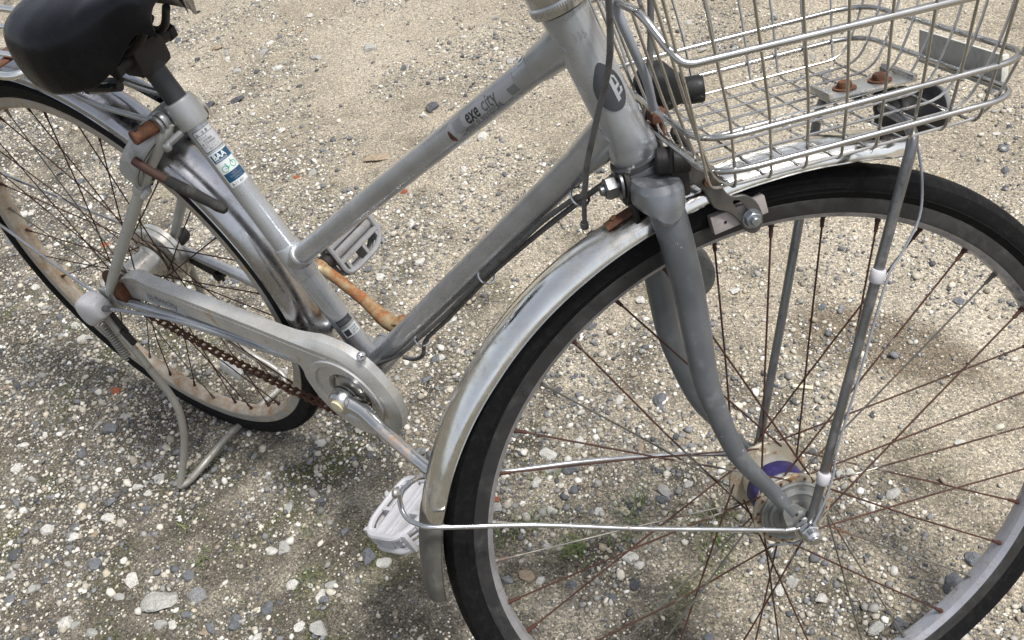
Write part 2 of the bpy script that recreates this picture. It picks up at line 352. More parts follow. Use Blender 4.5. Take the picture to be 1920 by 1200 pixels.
def ground_mat():
    m = bpy.data.materials.new('gravelly ground'); m.use_nodes = True; n = m.node_tree; b = n.nodes['Principled BSDF']
    tc = n.nodes.new('ShaderNodeTexCoord'); vec = tc.outputs['Object']
    big = tex(n, 'noise', 2.2, 5, vec=vec); mid = tex(n, 'noise', 9, 6, vec=vec, rough=.65); fine = tex(n, 'noise', 900, 3, vec=vec)
    sep = n.nodes.new('ShaderNodeSeparateXYZ'); n.links.new(vec, sep.inputs[0])
    # sand lies towards the back of the yard, grey-brown soil nearer the road
    ma = n.nodes.new('ShaderNodeMath'); ma.operation = 'MULTIPLY_ADD'; ma.inputs[1].default_value = .62; ma.inputs[2].default_value = -.10
    n.links.new(sep.outputs['Y'], ma.inputs[0])
    mx = n.nodes.new('ShaderNodeMath'); mx.operation = 'MULTIPLY_ADD'; mx.inputs[1].default_value = .16
    n.links.new(sep.outputs['X'], mx.inputs[0]); n.links.new(ma.outputs[0], mx.inputs[2])
    mb = n.nodes.new('ShaderNodeMath'); mb.operation = 'MULTIPLY_ADD'; mb.inputs[1].default_value = 1.5; n.links.new(mid.outputs[0], mb.inputs[0])
    n.links.new(mx.outputs[0], mb.inputs[2])
    mc = n.nodes.new('ShaderNodeMath'); mc.operation = 'SUBTRACT'; mc.inputs[1].default_value = .42; n.links.new(mb.outputs[0], mc.inputs[0])
    sandf = ramp(n, mc.outputs[0], [(0.22, (0, 0, 0)), (0.66, (1, 1, 1))]).outputs[0]
    soil = ramp(n, mid.outputs[0], [(0.3, (.060, .053, .042)), (.5, (.112, .101, .083)), (.72, (.20, .183, .152))]).outputs[0]
    sand = ramp(n, big.outputs[0], [(0.3, (.205, .178, .137)), (.5, (.305, .270, .214)), (.7, (.385, .347, .284))]).outputs[0]
    base = mix(n, sandf, soil, sand)
    # moss film in the damp soil
    ms = tex(n, 'noise', 6.5, 7, vec=vec, rough=.7, dist=.4)
    mf = ramp(n, ms.outputs[0], [(0.52, (0, 0, 0)), (0.68, (.85, .85, .85))]).outputs[0]
    inv = n.nodes.new('ShaderNodeMath'); inv.operation = 'SUBTRACT'; inv.inputs[0].default_value = 1.0; n.links.new(sandf, inv.inputs[1])
    mm = n.nodes.new('ShaderNodeMath'); mm.operation = 'MULTIPLY'; n.links.new(mf, mm.inputs[0]); n.links.new(inv.outputs[0], mm.inputs[1])
    base = mix(n, mm.outputs[0], base, (.070, .080, .028))
    # damp bare stain in the sand behind the front wheel
    mp_ = n.nodes.new('ShaderNodeMapping'); mp_.vector_type = 'POINT'; mp_.inputs['Location'].default_value = (-0.945 / .17, -0.525 / .085, 0); mp_.inputs['Scale'].default_value = (1 / .17, 1 / .085, 0)
    n.links.new(vec, mp_.inputs['Vector'])
    ln = n.nodes.new('ShaderNodeVectorMath'); ln.operation = 'LENGTH'; n.links.new(mp_.outputs[0], ln.inputs[0])
    la = n.nodes.new('ShaderNodeMath'); la.operation = 'MULTIPLY_ADD'; la.inputs[1].default_value = 1.6; n.links.new(ms.outputs[0], la.inputs[0]); n.links.new(ln.outputs['Value'], la.inputs[2])
    df = ramp(n, la.outputs[0], [(0.0, (.9, .9, .9)), (.78, (.9, .9, .9)), (1.0, (0, 0, 0))])
    sc_ = n.nodes.new('ShaderNodeMath'); sc_.operation = 'MULTIPLY'; sc_.inputs[1].default_value = .56; n.links.new(la.outputs[0], sc_.inputs[0]); n.links.new(sc_.outputs[0], df.inputs[0])
    base = mix(n, df.outputs[0], base, (.150, .124, .092))
    # fine grains
    vo = tex(n, 'vor', 420, vec=vec); vo2 = tex(n, 'vor', 230, vec=vec)
    hv = n.nodes.new('ShaderNodeSeparateColor'); n.links.new(vo.outputs['Color'], hv.inputs[0])
    gcol = ramp(n, hv.outputs[0], [(0.0, (.38, .38, .38)), (.35, (.85, .84, .82)), (.7, (1.1, 1.08, 1.02)), (.9, (1.75, 1.7, 1.6)), (1, (2.1, 2.05, 1.95))]).outputs[0]
    gm = ramp(n, sandf, [(0, (.95, .95, .95)), (1, (.80, .80, .80))]).outputs[0]
    base = mix(n, gm, base, gcol, 'MULTIPLY')
    hv2 = n.nodes.new('ShaderNodeSeparateColor'); n.links.new(vo2.outputs['Color'], hv2.inputs[0])
    pf = ramp(n, hv2.outputs[1], [(0.80, (0, 0, 0)), (.82, (1, 1, 1))], 'LINEAR').outputs[0]
    pd = ramp(n, vo2.outputs['Distance'], [(0.32, (1, 1, 1)), (.45, (0, 0, 0))]).outputs[0]
    pm = n.nodes.new('ShaderNodeMath'); pm.operation = 'MULTIPLY'; n.links.new(pf, pm.inputs[0]); n.links.new(pd, pm.inputs[1])
    pcol = ramp(n, hv2.outputs[2], [(0.0, (.12, .12, .13)), (.4, (.25, .235, .21)), (.75, (.5, .46, .38)), (1, (.66, .63, .56))]).outputs[0]
    base = mix(n, pm.outputs[0], base, pcol)
    n.links.new(base, b.inputs['Base Color'])
    b.inputs['Roughness'].default_value = .92; b.inputs['Specular IOR Level'].default_value = .2
    b1 = n.nodes.new('ShaderNodeBump'); b1.inputs['Strength'].default_value = .8; b1.inputs['Distance'].default_value = .0018
    n.links.new(vo.outputs['Distance'], b1.inputs['Height']); b1.invert = True
    b2 = n.nodes.new('ShaderNodeBump'); b2.inputs['Strength'].default_value = .6; b2.inputs['Distance'].default_value = .012
    n.links.new(mid.outputs[0], b2.inputs['Height']); n.links.new(b1.outputs[0], b2.inputs['Normal'])
    b3 = n.nodes.new('ShaderNodeBump'); b3.inputs['Strength'].default_value = .8; b3.inputs['Distance'].default_value = .0025
    n.links.new(pm.outputs[0], b3.inputs['Height']); n.links.new(b2.outputs[0], b3.inputs['Normal'])
    n.links.new(b3.outputs[0], b.inputs['Normal'])
    return m
me = bpy.data.meshes.new('ground'); me.from_pydata(gv, [], gf); me.materials.append(ground_mat())
for p in me.polygons: p.use_smooth = True
ground = bpy.data.objects.new('ground', me); COL.objects.link(ground); ground['kind'] = 'structure'
def zg(x, y): return GZ + gh(x, y) - .004

# loose gravel too small to pick apart: one object of real stones
def stone_mat(name, attr=False, cols=None):
    m = bpy.data.materials.new(name); m.use_nodes = True; n = m.node_tree; b = n.nodes['Principled BSDF']
    tc = n.nodes.new('ShaderNodeTexCoord')
    nz = tex(n, 'noise', 90 if attr else 3.0, 6, vec=tc.outputs['Object'], rough=.7)
    if attr:
        a = n.nodes.new('ShaderNodeAttribute'); a.attribute_name = 'stone_colour'; col = a.outputs['Color']
        k = ramp(n, nz.outputs[0], [(0.3, (.75, .75, .75)), (.7, (1.2, 1.2, 1.2))]).outputs[0]; col = mix(n, 1.0, col, k, 'MULTIPLY')
    else:
        col = ramp(n, nz.outputs[0], cols).outputs[0]
        v2 = tex(n, 'noise', 9, 5, vec=tc.outputs['Object'])
        k = ramp(n, v2.outputs[0], [(0.32, (.6, .6, .6)), (.55, (1, 1, 1)), (.75, (1.15, 1.15, 1.15))]).outputs[0]; col = mix(n, .8, col, k, 'MULTIPLY')
        bp = n.nodes.new('ShaderNodeBump'); bp.inputs['Strength'].default_value = .5; bp.inputs['Distance'].default_value = .02
        n.links.new(v2.outputs[0], bp.inputs['Height']); n.links.new(bp.outputs[0], b.inputs['Normal'])
    n.links.new(col, b.inputs['Base Color']); b.inputs['Roughness'].default_value = .85; b.inputs['Specular IOR Level'].default_value = .3
    return m
def ico(sub):
    bm = bmesh.new(); bmesh.ops.create_icosphere(bm, subdivisions=sub, radius=1)
    v = np.array([p.co[:] for p in bm.verts]); f = np.array([[q.index for q in p.verts] for p in bm.faces]); bm.free(); return v, f
def visible(x, y, mar=.16):
    P = V(x, y, GZ) - CAM; z = P @ CF
    if z <= .1: return False
    px, py = 1882 * (P @ CR) / z, 1882 * (P @ CU) / z
    m = mar * 1882 / z
    return abs(px) < 960 + m and abs(py) < 600 + m
def gravel():
    base, faces = ico(1)
    variants = []
    for k in range(10):
        r = np.random.default_rng(100 + k); q = base * r.uniform(.72, 1.25, (len(base), 1)) * V(1, r.uniform(.65, 1), r.uniform(.45, .8)); variants.append(q)
    pal = np.array([(.50, .465, .39), (.60, .575, .515), (.40, .365, .30), (.26, .25, .23), (.175, .176, .18), (.10, .103, .11), (.28, .235, .18), (.46, .41, .32), (.66, .645, .60)])
    pw = np.array([.17, .08, .19, .17, .14, .08, .08, .07, .025]); pw = pw / pw.sum(); pw /= pw.sum()
    N = 92000; M = 420000
    xs = rng.uniform(-2.6, 1.55, M); ys = rng.uniform(-.75, 1.9, M)
    Pw = np.stack([xs, ys, np.full(M, GZ)], 1) - CAM; zc = Pw @ CF; mar = .10 * 1882 / zc
    ok = (zc > .1) & (np.abs(1882 * (Pw @ CR) / zc) < 960 + mar) & (np.abs(1882 * (Pw @ CU) / zc) < 600 + mar)
    xs, ys = xs[ok], ys[ok]
    # sample the noise fields on a grid and look them up
    GX = np.arange(-2.7, 1.7, .02); GY = np.arange(-.85, 2.0, .02)
    dn = np.array([[fbm(x, y, 3.1, 3, 2.0) + .5 * fbm(x, y, 11, 2, 6.0) for x in GX] for y in GY]); hz = np.array([[zg(x, y) for x in GX] for y in GY])
    def look(T, x, y):
        fx = (x - GX[0]) / .02; fy = (y - GY[0]) / .02; ix = fx.astype(int); iy = fy.astype(int); ax_ = fx - ix; ay_ = fy - iy
        return (T[iy, ix] * (1 - ax_) + T[iy, ix + 1] * ax_) * (1 - ay_) + (T[iy + 1, ix] * (1 - ax_) + T[iy + 1, ix + 1] * ax_) * ay_
    dens = .46 + 1.9 * look(dn, xs, ys) + np.interp(ys, [.2, .5, .8, 1.2], [.42, .28, -.15, -.35]) + np.where(xs < .4, .10, 0)
    keep = rng.random(len(xs)) < np.clip(dens, .10, 1); xs, ys = xs[keep][:N], ys[keep][:N]; n = len(xs)
    s = np.minimum(.0088, .00125 * np.exp(rng.normal(.26, .60, n))) * np.interp(ys, [.5, 1.0], [1, .8])
    # second, coarser population: angular chips thick at the left and middle, thin on the sand
    nb = 9500; xb = rng.uniform(-2.2, 1.4, nb * 6); yb = rng.uniform(-.6, 1.6, nb * 6)
    Pw = np.stack([xb, yb, np.full(len(xb), GZ)], 1) - CAM; zc = Pw @ CF
    ok = (zc > .1) & (np.abs(1882 * (Pw @ CR) / zc) < 1000) & (np.abs(1882 * (Pw @ CU) / zc) < 640)
    db = .30 + 1.5 * look(dn, xb, yb) + np.interp(yb, [.3, .6, .9], [.35, .18, -.45]) + np.interp(xb, [.2, .7], [.2, -.15])
    ok &= rng.random(len(xb)) < np.clip(db, .03, 1); xb, yb = xb[ok][:nb], yb[ok][:nb]
    nfine = len(xs); xs = np.concatenate([xs, xb]); ys = np.concatenate([ys, yb]); s = np.concatenate([s, rng.uniform(.0028, .0040, len(xb)) * np.exp(rng.normal(0, .28, len(xb)))]); n = len(xs)
    q = np.array(variants)[rng.integers(0, 10, n)]; a = rng.uniform(0, 6.283, n); c, t = np.cos(a)[:, None], np.sin(a)[:, None]
    X = (q[:, :, 0] * c - q[:, :, 1] * t); Y = (q[:, :, 0] * t + q[:, :, 1] * c); Zq = q[:, :, 2] + X * rng.normal(0, .3, (n, 1))
    P = np.stack([X, Y, Zq], 2) * s[:, None, None]
    P += np.stack([xs, ys, look(hz, xs, ys) + s * np.where(np.arange(n) < nfine, .30, rng.uniform(-.05, .35, n))], 1)[:, None, :]
    v = P.reshape(-1, 3); f = (faces[None] + (np.arange(n) * len(base))[:, None, None]).reshape(-1, 3)
    pb = np.array([.10, .14, .10, .17, .20, .10, .05, .04, .10])
    ci = np.where(np.arange(n) < nfine, rng.choice(len(pal), n, p=pw), rng.choice(len(pal), n, p=pb / pb.sum()))
    c = np.repeat(pal[ci] * rng.uniform(.75, 1.2, (n, 1)), len(base), 0)
    me = bpy.data.meshes.new('gravel'); me.vertices.add(len(v)); me.vertices.foreach_set('co', v.ravel())
    me.loops.add(len(f) * 3); me.loops.foreach_set('vertex_index', f.ravel().astype(np.int32))
    me.polygons.add(len(f)); me.polygons.foreach_set('loop_start', np.arange(0, len(f) * 3, 3, dtype=np.int32))
    me.update(calc_edges=True)
    at = me.color_attributes.new('stone_colour', 'FLOAT_COLOR', 'POINT'); at.data.foreach_set('color', np.concatenate([c, np.ones((len(c), 1))], 1).ravel())
    me.materials.append(stone_mat('gravel stone', True))
    o = bpy.data.objects.new('gravel', me); COL.objects.link(o)
    o['kind'] = 'stuff'; o['label'] = 'fine mixed gravel strewn over the sandy ground'; o['category'] = 'gravel'
gravel()

# stones one can pick apart: pieces of the ground, and the few that stand out by themselves
SM = {'w': stone_mat('white stone', cols=[(.25, (.42, .40, .36)), (.5, (.62, .60, .55)), (.8, (.74, .72, .68))]),
      'l': stone_mat('pale grey stone', cols=[(.25, (.26, .26, .245)), (.5, (.40, .39, .36)), (.8, (.54, .53, .50))]),
      'g': stone_mat('grey stone', cols=[(.25, (.17, .17, .175)), (.5, (.26, .26, .265)), (.8, (.36, .355, .35))]),
      's': stone_mat('slate stone', cols=[(.25, (.095, .100, .108)), (.5, (.165, .172, .183)), (.8, (.27, .275, .285))]),
      'd': stone_mat('dark stone', cols=[(.25, (.055, .056, .060)), (.5, (.098, .100, .107)), (.8, (.16, .16, .165))]),
      't': stone_mat('tan stone', cols=[(.25, (.25, .19, .13)), (.5, (.36, .28, .20)), (.8, (.45, .37, .28))]),
      'r': stone_mat('red brick chip', cols=[(.25, (.26, .07, .03)), (.5, (.36, .11, .05)), (.8, (.42, .16, .08))])}
def stone_meshes(key, k):
    b, f = ico(3); out = []
    for i in range(k):
        r = np.random.default_rng(hash(key) % 1000 * 0 + ord(key) * 31 + i); q = b.copy()
        for _ in range(int(r.integers(9, 15))):           # shear facets off
            nrm = unit(r.normal(size=3)); h = r.uniform(.52, .86); dd = q @ nrm; q -= np.outer(np.maximum(dd - h, 0) * .93, nrm)
        q *= V(1, r.uniform(.6, .95), r.uniform(.38, .68))
        q += np.array([noise.noise_vector(Vector(p) * 2.4 + Vector((i * 7, 0, 0)))[:] for p in q]) * .09
        q += np.array([noise.noise_vector(Vector(p) * 7 + Vector((0, i * 5, 0)))[:] for p in q]) * .025
        me = bpy.data.meshes.new('stone'); me.from_pydata(q.tolist(), [], f.tolist())
        for p in me.polygons: p.use_smooth = True
        me.set_sharp_from_angle(angle=R(24)); me.materials.append(SM[key]); out.append(me)
    return out
SMESH = {k: stone_meshes(k, 5) for k in SM}
def stone(x, y, size, key, parent=ground, rot=None, flat=1.0, name='stone', long=1.0):
    me = SMESH[key][random.randrange(5)]
    o = bpy.data.objects.new(name, me); COL.objects.link(o); s = size * .5
    o.scale = (s * long, s, s * flat); o.rotation_euler = (random.gauss(0, .16), random.gauss(0, .16), rot if rot is not None else random.uniform(0, 6.28))
    o.location = (x, y, zg(x, y) + s * flat * random.uniform(.02, .20))
    if parent: o.parent = parent
    return o
LISTED = [(0.57, 0.139, 0.0292, 'w'), (0.623, 0.052, 0.0263, 'w'), (0.686, 0.081, 0.0183, 'w'), (0.728, 0.127, 0.0184, 'w'), (0.782, 0.023, 0.0173, 'w'), (0.649, -0.0, 0.018, 'w'), (-0.133, -0.309, 0.0296, 'w'), (0.169, -0.27, 0.0241, 's'), (0.299, -0.297, 0.0334, 's'), (0.192, -0.348, 0.0232, 'l'), (0.209, -0.34, 0.0185, 'w'), (0.337, -0.211, 0.0232, 'w'), (0.326, -0.257, 0.0275, 's'), (0.28, -0.169, 0.0272, 'l'), (0.264, -0.179, 0.0209, 'w'), (0.416, -0.127, 0.0311, 's'), (0.441, -0.123, 0.0247, 'w'), (0.678, 0.301, 0.0299, 's'), (1.161, 0.202, 0.0269, 's'), (1.148, 0.163, 0.0305, 's'), (1.046, 0.264, 0.0245, 'l'), (0.277, 0.246, 0.0277, 's'), (0.284, 0.254, 0.0166, 'w'), (0.256, 0.336, 0.0229, 'w'), (0.041, 0.391, 0.0267, 'w'), (0.078, 0.395, 0.0224, 'l'), (0.004, 0.4, 0.0208, 's'), (-0.851, 0.798, 0.036, 'd'), (-0.573, 1.139, 0.0479, 'l'), (-0.707, 1.07, 0.037, 'l'), (-0.206, 0.921, 0.0424, 'd'), (-0.206, 0.888, 0.0297, 'w'), (-0.015, 0.851, 0.0353, 'w'), (-0.05, 0.828, 0.0353, 'l'), (-0.159, 0.628, 0.0207, 'l'), (0.637, 0.099, 0.0235, 's'), (0.763, 0.132, 0.0197, 's'), (0.763, 0.147, 0.0259, 'l'), (0.792, -0.01, 0.0213, 'd'), (0.774, -0.036, 0.0184, 's'), (0.774, -0.044, 0.0141, 'w'), (0.963, 0.063, 0.0233, 'w'), (-0.205, -0.108, 0.038, 's'), (-0.204, -0.074, 0.0249, 'l'), (-0.317, -0.243, 0.0282, 'w'), (-0.346, -0.203, 0.0288, 'w'), (-0.215, -0.17, 0.0261, 's'), (0.003, -0.32, 0.0283, 's'), (-0.022, -0.182, 0.0176, 'w'), (-0.0, -0.207, 0.0208, 's'), (0.58, 0.086, 0.0207, 'w'), (0.616, 0.128, 0.0287, 's'), (0.555, 0.245, 0.0169, 's'), (0.603, 0.177, 0.0244, 'w'), (1.11, 0.081, 0.0195, 's'), (0.709, -0.039, 0.0217, 's'), (0.645, -0.054, 0.0295, 't'), (0.625, -0.072, 0.0221, 'g'), (0.667, -0.053, 0.0175, 'w'), (-0.15, -0.367, 0.0309, 'd'), (-0.073, -0.354, 0.0202, 's'), (-0.057, -0.399, 0.0215, 'l'), (0.043, -0.413, 0.0286, 'w'), (0.098, -0.406, 0.0234, 'l'), (0.272, -0.32, 0.0258, 's'), (0.424, -0.25, 0.0296, 'l'), (0.392, -0.26, 0.0223, 'w'), (0.345, -0.3, 0.0269, 'w'), (0.391, -0.21, 0.0273, 'w'), (0.392, -0.186, 0.0199, 'l'), (0.422, -0.259, 0.0177, 's'), (0.575, 0.235, 0.0184, 'w'), (0.618, 0.281, 0.0202, 'w'), (0.548, 0.496, 0.024, 'w'), (0.5, 0.41, 0.0218, 's')]
for x, y, s, k in LISTED: stone(x, y, s, k)
cnt = 0
while cnt < 205:
    x, y = random.uniform(-1.9, 1.3), random.uniform(-.5, 1.5)
    if not visible(x, y, .02): continue
    d = .5 + .9 * fbm(x, y, 3.1, 3, 2.0) + (.3 if y < .3 else -.25)
    if random.random() > d: continue
    dist = np.linalg.norm(V(x, y, 0) - CAM)
    stone(x, y, random.uniform(.011, .021) * (1 + .35 * (dist - 1)), random.choices('wlgsdtr', (26, 24, 12, 22, 7, 7, 1.2))[0], flat=random.uniform(.7, 1.1)); cnt += 1
for nm, x, y, s, k, kw, lab in [
    ('stone', .161, -.32, .055, 'l', dict(rot=.6, long=1.15), 'largest pale grey stone, left of the round grey stone near the bottom'),
    ('stone', .214, -.291, .039, 'g', dict(rot=1.2, flat=1.1), 'round mid-grey stone lying right of the largest pale stone'),
    ('stone', .086, -.314, .033, 'w', dict(rot=.2), 'white speckled stone at lower left, next left of the largest stone'),
    ('stone', .763, .031, .027, 'w', dict(rot=.4), 'white stone seen through the lower front spokes beside a grass tuft'),
    ('stone', 1.085, .06, .026, 'l', dict(rot=1.0), 'pale stone by the front rim at the bottom right edge'),
    ('stone', 1.10, .378, .020, 'w', dict(flat=.7), 'round flat white pebble lying alone right of the front hub'),
    ('stone', 1.179, .198, .030, 'w', dict(rot=.8), 'white stone touching dark slate beside the right side of the front rim'),
    ('stone', .836, .58, .020, 's', dict(flat=.6), 'small slate chip alone on sand right of the fork'),
    ('stone', .005, .545, .030, 'w', dict(rot=2.0, flat=.5, long=1.6), 'long white stone sliver right of the far pedal'),
    ('stone', -.796, .841, .05, 'd', dict(flat=.6), 'dark flat stone on sand right of the seat post'),
    ('stone', -.214, .73, .045, 't', dict(rot=.72, flat=.5, long=2.1), 'long flat tan stone left of the top tube'),
    ('brick_chip', -.373, .61, .017, 'r', {}, 'orange red brick chip between seat tube and tan stone'),
    ('brick_chip', -.081, .636, .016, 'r', {}, 'red brick chip just below the middle of the top tube')]:
    o = stone(x, y, s, k, parent=None, name=nm, **kw); o['label'] = lab; o['category'] = 'stone' if nm == 'stone' else 'brick chip'

sp_ = bpy.data.meshes.new('wood_splinter'); vf = box(V(0, 0, 0), X3, Y3, Z3, .030, .0065, .0035, .25); sp_.from_pydata([tuple(a) for a in vf[0]], [], vf[1])
sp_.materials.append(mat('pale split wood', (.60, .55, .40), .7, 0, dirt=(.42, .36, .24), dirt_scale=60)); so_ = bpy.data.objects.new('wood_splinter', sp_); COL.objects.link(so_)
so_.location = (0.870, 0.403, zg(0.870, 0.403) + .0035); so_.rotation_euler = (0, .05, .25); so_['label'] = 'small pale wood splinter on the soil behind the front spokes above the hub'; so_['category'] = 'splinter'
# grass tufts (uncountable blades)
def grass():
    VS, FS = [], []
    tufts = [(.690, .015, 26, .026), (.735, .095, 18, .02), (.62, .03, 14, .016), (.75, .055, 12, .016), (.86, .10, 16, .014), (.88, .06, 14, .014), (.58, .11, 10, .014),
             (.60, -.02, 12, .014), (.85, .14, 14, .016), (.18, -.24, 10, .011), (.35, -.20, 12, .011), (.10, -.21, 10, .010), (-.60, .12, 14, .014), (-.5, .05, 10, .012), (.45, -.08, 8, .010), (.3, -.12, 8, .010)]
    for x, y, n_, h in tufts:
        for _ in range(n_ * 2):
            a = random.uniform(0, 6.28); bx, by = x + random.gauss(0, .014), y + random.gauss(0, .014)
            L = h * random.uniform(.6, 1.7); w_ = random.uniform(.0007, .0014); sx, sy = -math.sin(a) * w_, math.cos(a) * w_
            z0 = zg(bx, by); i = len(VS); le = random.uniform(.4, 1.1)
            for t in (0, .5, 1):
                px, py, pz = bx + math.cos(a) * L * le * t * t, by + math.sin(a) * L * le * t * t, z0 + L * (t - .25 * t * t)
                k = 1 - .85 * t; VS += [(px - sx * k, py - sy * k, pz), (px + sx * k, py + sy * k, pz)]
            FS += [(i, i + 1, i + 3, i + 2), (i + 2, i + 3, i + 5, i + 4)]
    m = mat('grass blade', (0.11, 0.16, 0.04), 0.6, 0, dirt=(0.30, 0.27, 0.13), dirt_scale=60, dirt_lo=.54, dirt_hi=.62)
    o = obj('grass', (VS, FS), m, None, smooth=False)
    o['kind'] = 'stuff'; o['label'] = 'sparse tufts of short grass between the stones'; o['category'] = 'grass'
grass()

# ================================================================== the bicycle
bike = bpy.data.objects.new('bicycle', None); COL.objects.link(bike); bike.location = (0, 0, 0)
bike['label'] = 'old silver city bicycle with wire basket and rusty spokes on gravel'; bike['category'] = 'bicycle'

# ---------------------------------------------------------------- wheels
def wheel(name, c, a1, a2, ax, phase, rim_m, rim_in, fl_r, fl_y, seed, thread):
    rim_prof_o = [(.3095, -.0095), (.3108, -.0118), (.3100, -.0128), (.2985, -.0128), (.2965, -.0118)]
    wheel_o = obj(name, lathe([(.3108, -.0118), (.3100, -.0129), (.3050, -.0129), (.3042, -.0126), (.2990, -.0129), (.2968, -.0118)], c, a1, a2, ax, 144), rim_m, bike, angle=30)
    inner = [(.2968, -.0118), (.2942, -.0100), (.2932, -.0086), (.2915, -.0070), (.2905, -.0035), (.2902, 0)]
    inner += [(r, -y) for r, y in inner[-2::-1]] + [(.2985, .0128), (.3100, .0128), (.3108, .0118), (.3050, .0095), (.3050, -.0095), (.3108, -.0118)]
    obj('rim_bed', lathe(inner, c, a1, a2, ax, 144), rim_in, wheel_o, angle=30)
    SEG = 360
    def mod(i, k, r, y):
        if k in (5, 9): r -= .0020 * (i % 2 == 0); y *= 1 - .05 * (i % 2 == 0)
        if k in (6, 8) and (i + (3 if k == 6 else 0)) % 6 < 2: r -= .0010
        return r, y
    side = [(.3085, -.0110), (.3130, -.0136), (.3170, -.0158), (.3225, -.0168), (.3300, -.0158), (.3332, -.0135), (.3362, -.0085)]
    prof = side + [(.3378, 0)] + [(r, -y) for r, y in side[::-1]]
    obj('tyre', lathe(prof, c, a1, a2, ax, SEG, mod=mod), TYREM, wheel_o, angle=28)
    for s in (-1, 1): obj('sidewall_ridge', lathe([(.3158, s * .0151), (.3162, s * .0159), (.3170, s * .0162), (.3176, s * .0160)], c, a1, a2, ax, 144), TYREM, wheel_o)
    rr = random.Random(seed)
    for k in range(36):
        a = R(phase + 10 * k); sgn = -1 if k % 2 == 0 else 1; lead = 1 if (k // 2) % 2 == 0 else -1
        fa = a + lead * R(58)
        hb = c + (math.cos(fa) * a1 + math.sin(fa) * a2) * fl_r + ax * (fl_y[0] if sgn < 0 else fl_y[1]) + ax * (.0018 * lead)
        rm = c + (math.cos(a) * a1 + math.sin(a) * a2) * .2915 + ax * sgn * .0025
        d = unit(hb - rm); wob = V(rr.gauss(0, .0009), rr.gauss(0, .0009), rr.gauss(0, .0009))
        mid = rm * .5 + hb * .5 + wob
        vf = join(tube([rm + d * .012, mid, hb], .00098, 7), tube([rm - d * .002, rm + d * .004, rm + d * .0045, rm + d * .0135], [.0027, .0027, .0020, .0018], 7))
        obj('spoke', vf, SPOKEG if rr.random() < .20 else SPOKEM, wheel_o)
    return wheel_o
fwheel = wheel('front_wheel', O, ex, ez, ey, 9.0, RIMF, RIMI, .0355, (-.0295, .0295), 3, 1)
rwheel = wheel('rear_wheel', RA, X3, Z3, Y3, 8.0, RIMR, RIMRI, .030, (-.026, .030), 5, 1)
# front hub
obj('hub_shell', disc([(.0255, -.028), (.0285, -.018), (.0290, .018), (.026, .028)], O, ey, 40), HUBM, fwheel)
obj('hub_band', lathe([(.0292, -.0105), (.0296, -.010), (.0296, .009), (.0292, .0095)], O, ex, ez, ey, 48), PURPLE, fwheel)
for s in (-1, 1):
    vf = lathe([(.024, s * .0275), (.0395, s * .0275), (.0402, s * .0285), (.0402, s * .0305), (.0395, s * .0315), (.024, s * .0315)], O, ex, ez, ey, 54, closed=True)
    heads = []
    for k in range(18):
        a = R(9 + 20 * k + (0 if s < 0 else 10) + 58 * (1 if k % 2 == 0 else -1)); p = O + (math.cos(a) * ex + math.sin(a) * ez) * .0355
        heads.append(disc([(.0017, s * .0305), (.0017, s * .0322), (.0009, s * .0328)], p, ey, 8))
    fl = obj('hub_flange', vf, FLANGE, fwheel)
    obj('spoke_heads', join(*heads), RUSTM, fl) if False else obj('spoke_heads', join(*heads), RUSTM, fwheel)
obj('hub_face', disc([(.033, -.0316), (.0335, -.0345), (.0315, -.0355), (.0305, -.0345), (.027, -.0350), (.0265, -.0380), (.0235, -.0395), (.0225, -.0385), (.017, -.0390), (.0165, -.0420), (.010, -.0430)], O, ey, 48), HUBG, fwheel)
obj('hub_face', disc([(.010, .043), (.016, .040), (.0265, .037), (.032, .0335), (.033, .0316)], O, ey, 40), HUBG, fwheel)
obj('axle', cyl(F(0, -.082, 0), F(0, .075, 0), .0045, 14), STEEL, fwheel)
obj('axle_nut', join(disc([(.0125, 0), (.0125, .0022)], F(0, -.0625, 0), ey, 24), hexnut(F(0, -.0628, 0), -ey, .0095, .009), disc([(.0080, 0), (.0074, .006), (.005, .008)], F(0, -.0718, 0), -ey, 18)), STEEL, fwheel)
obj('axle_nut', join(hexnut(F(0, .058, 0), ey, .0095, .010), disc([(.0085, 0), (.0075, .008)], F(0, .068, 0), ey, 18)), STEEL, fwheel)
# tyre sidewall oval moulding
def arcpt(a, r, y): return F(r * math.cos(R(a)), y, r * math.sin(R(a)))
ov = [arcpt(a, .3268, -.0170) for a in np.linspace(95, 78, 22)] + [arcpt(77.4, .3256, -.0171)] + [arcpt(a, .3215, -.0174) for a in np.linspace(78, 95, 22)] + [arcpt(95.6, .3240, -.0173)]
obj('sidewall_oval', tube(ov, .00035, 5, closed=True), TYREM, fwheel)
# rear hub, brake drum, axle
obj('hub_shell', disc([(.021, -.030), (.0245, -.026), (.0245, .020), (.028, .026), (.021, .030)], RA, Y3, 40), HUBM, rwheel)
for s, y in ((-1, -.026), (1, .030)):
    obj('hub_flange', lathe([(.022, y - .0015), (.0335, y - .0015), (.0342, y), (.0335, y + .0015), (.022, y + .0015)], RA, X3, Z3, Y3, 48, closed=True), FLANGE, rwheel)
obj('brake_drum', disc([(.020, .032), (.046, .034), (.049, .036), (.049, .040), (.0462, .041), (.0462, .046), (.049, .047), (.049, .054), (.046, .056), (.020, .0565)], RA, Y3, 54), HUBM, bike)
obj('brake_arm', join(box(RA + V(.055, .058, -.012), unit(V(.95, 0, -.30)), Y3, unit(V(.30, 0, .95)), .11, .004, .024), cyl(RA + V(.10, .05, -.028), RA + V(.10, .066, -.028), .008)), BLACKM, bike)
obj('axle_cap', disc([(.0125, 0), (.0135, .004), (.0125, .018), (.009, .024)], RA + Y3 * .074, Y3, 24), BLACKM, bike)
obj('axle', cyl(RA - Y3 * .084, RA + Y3 * .078, .005, 14), STEEL, rwheel)
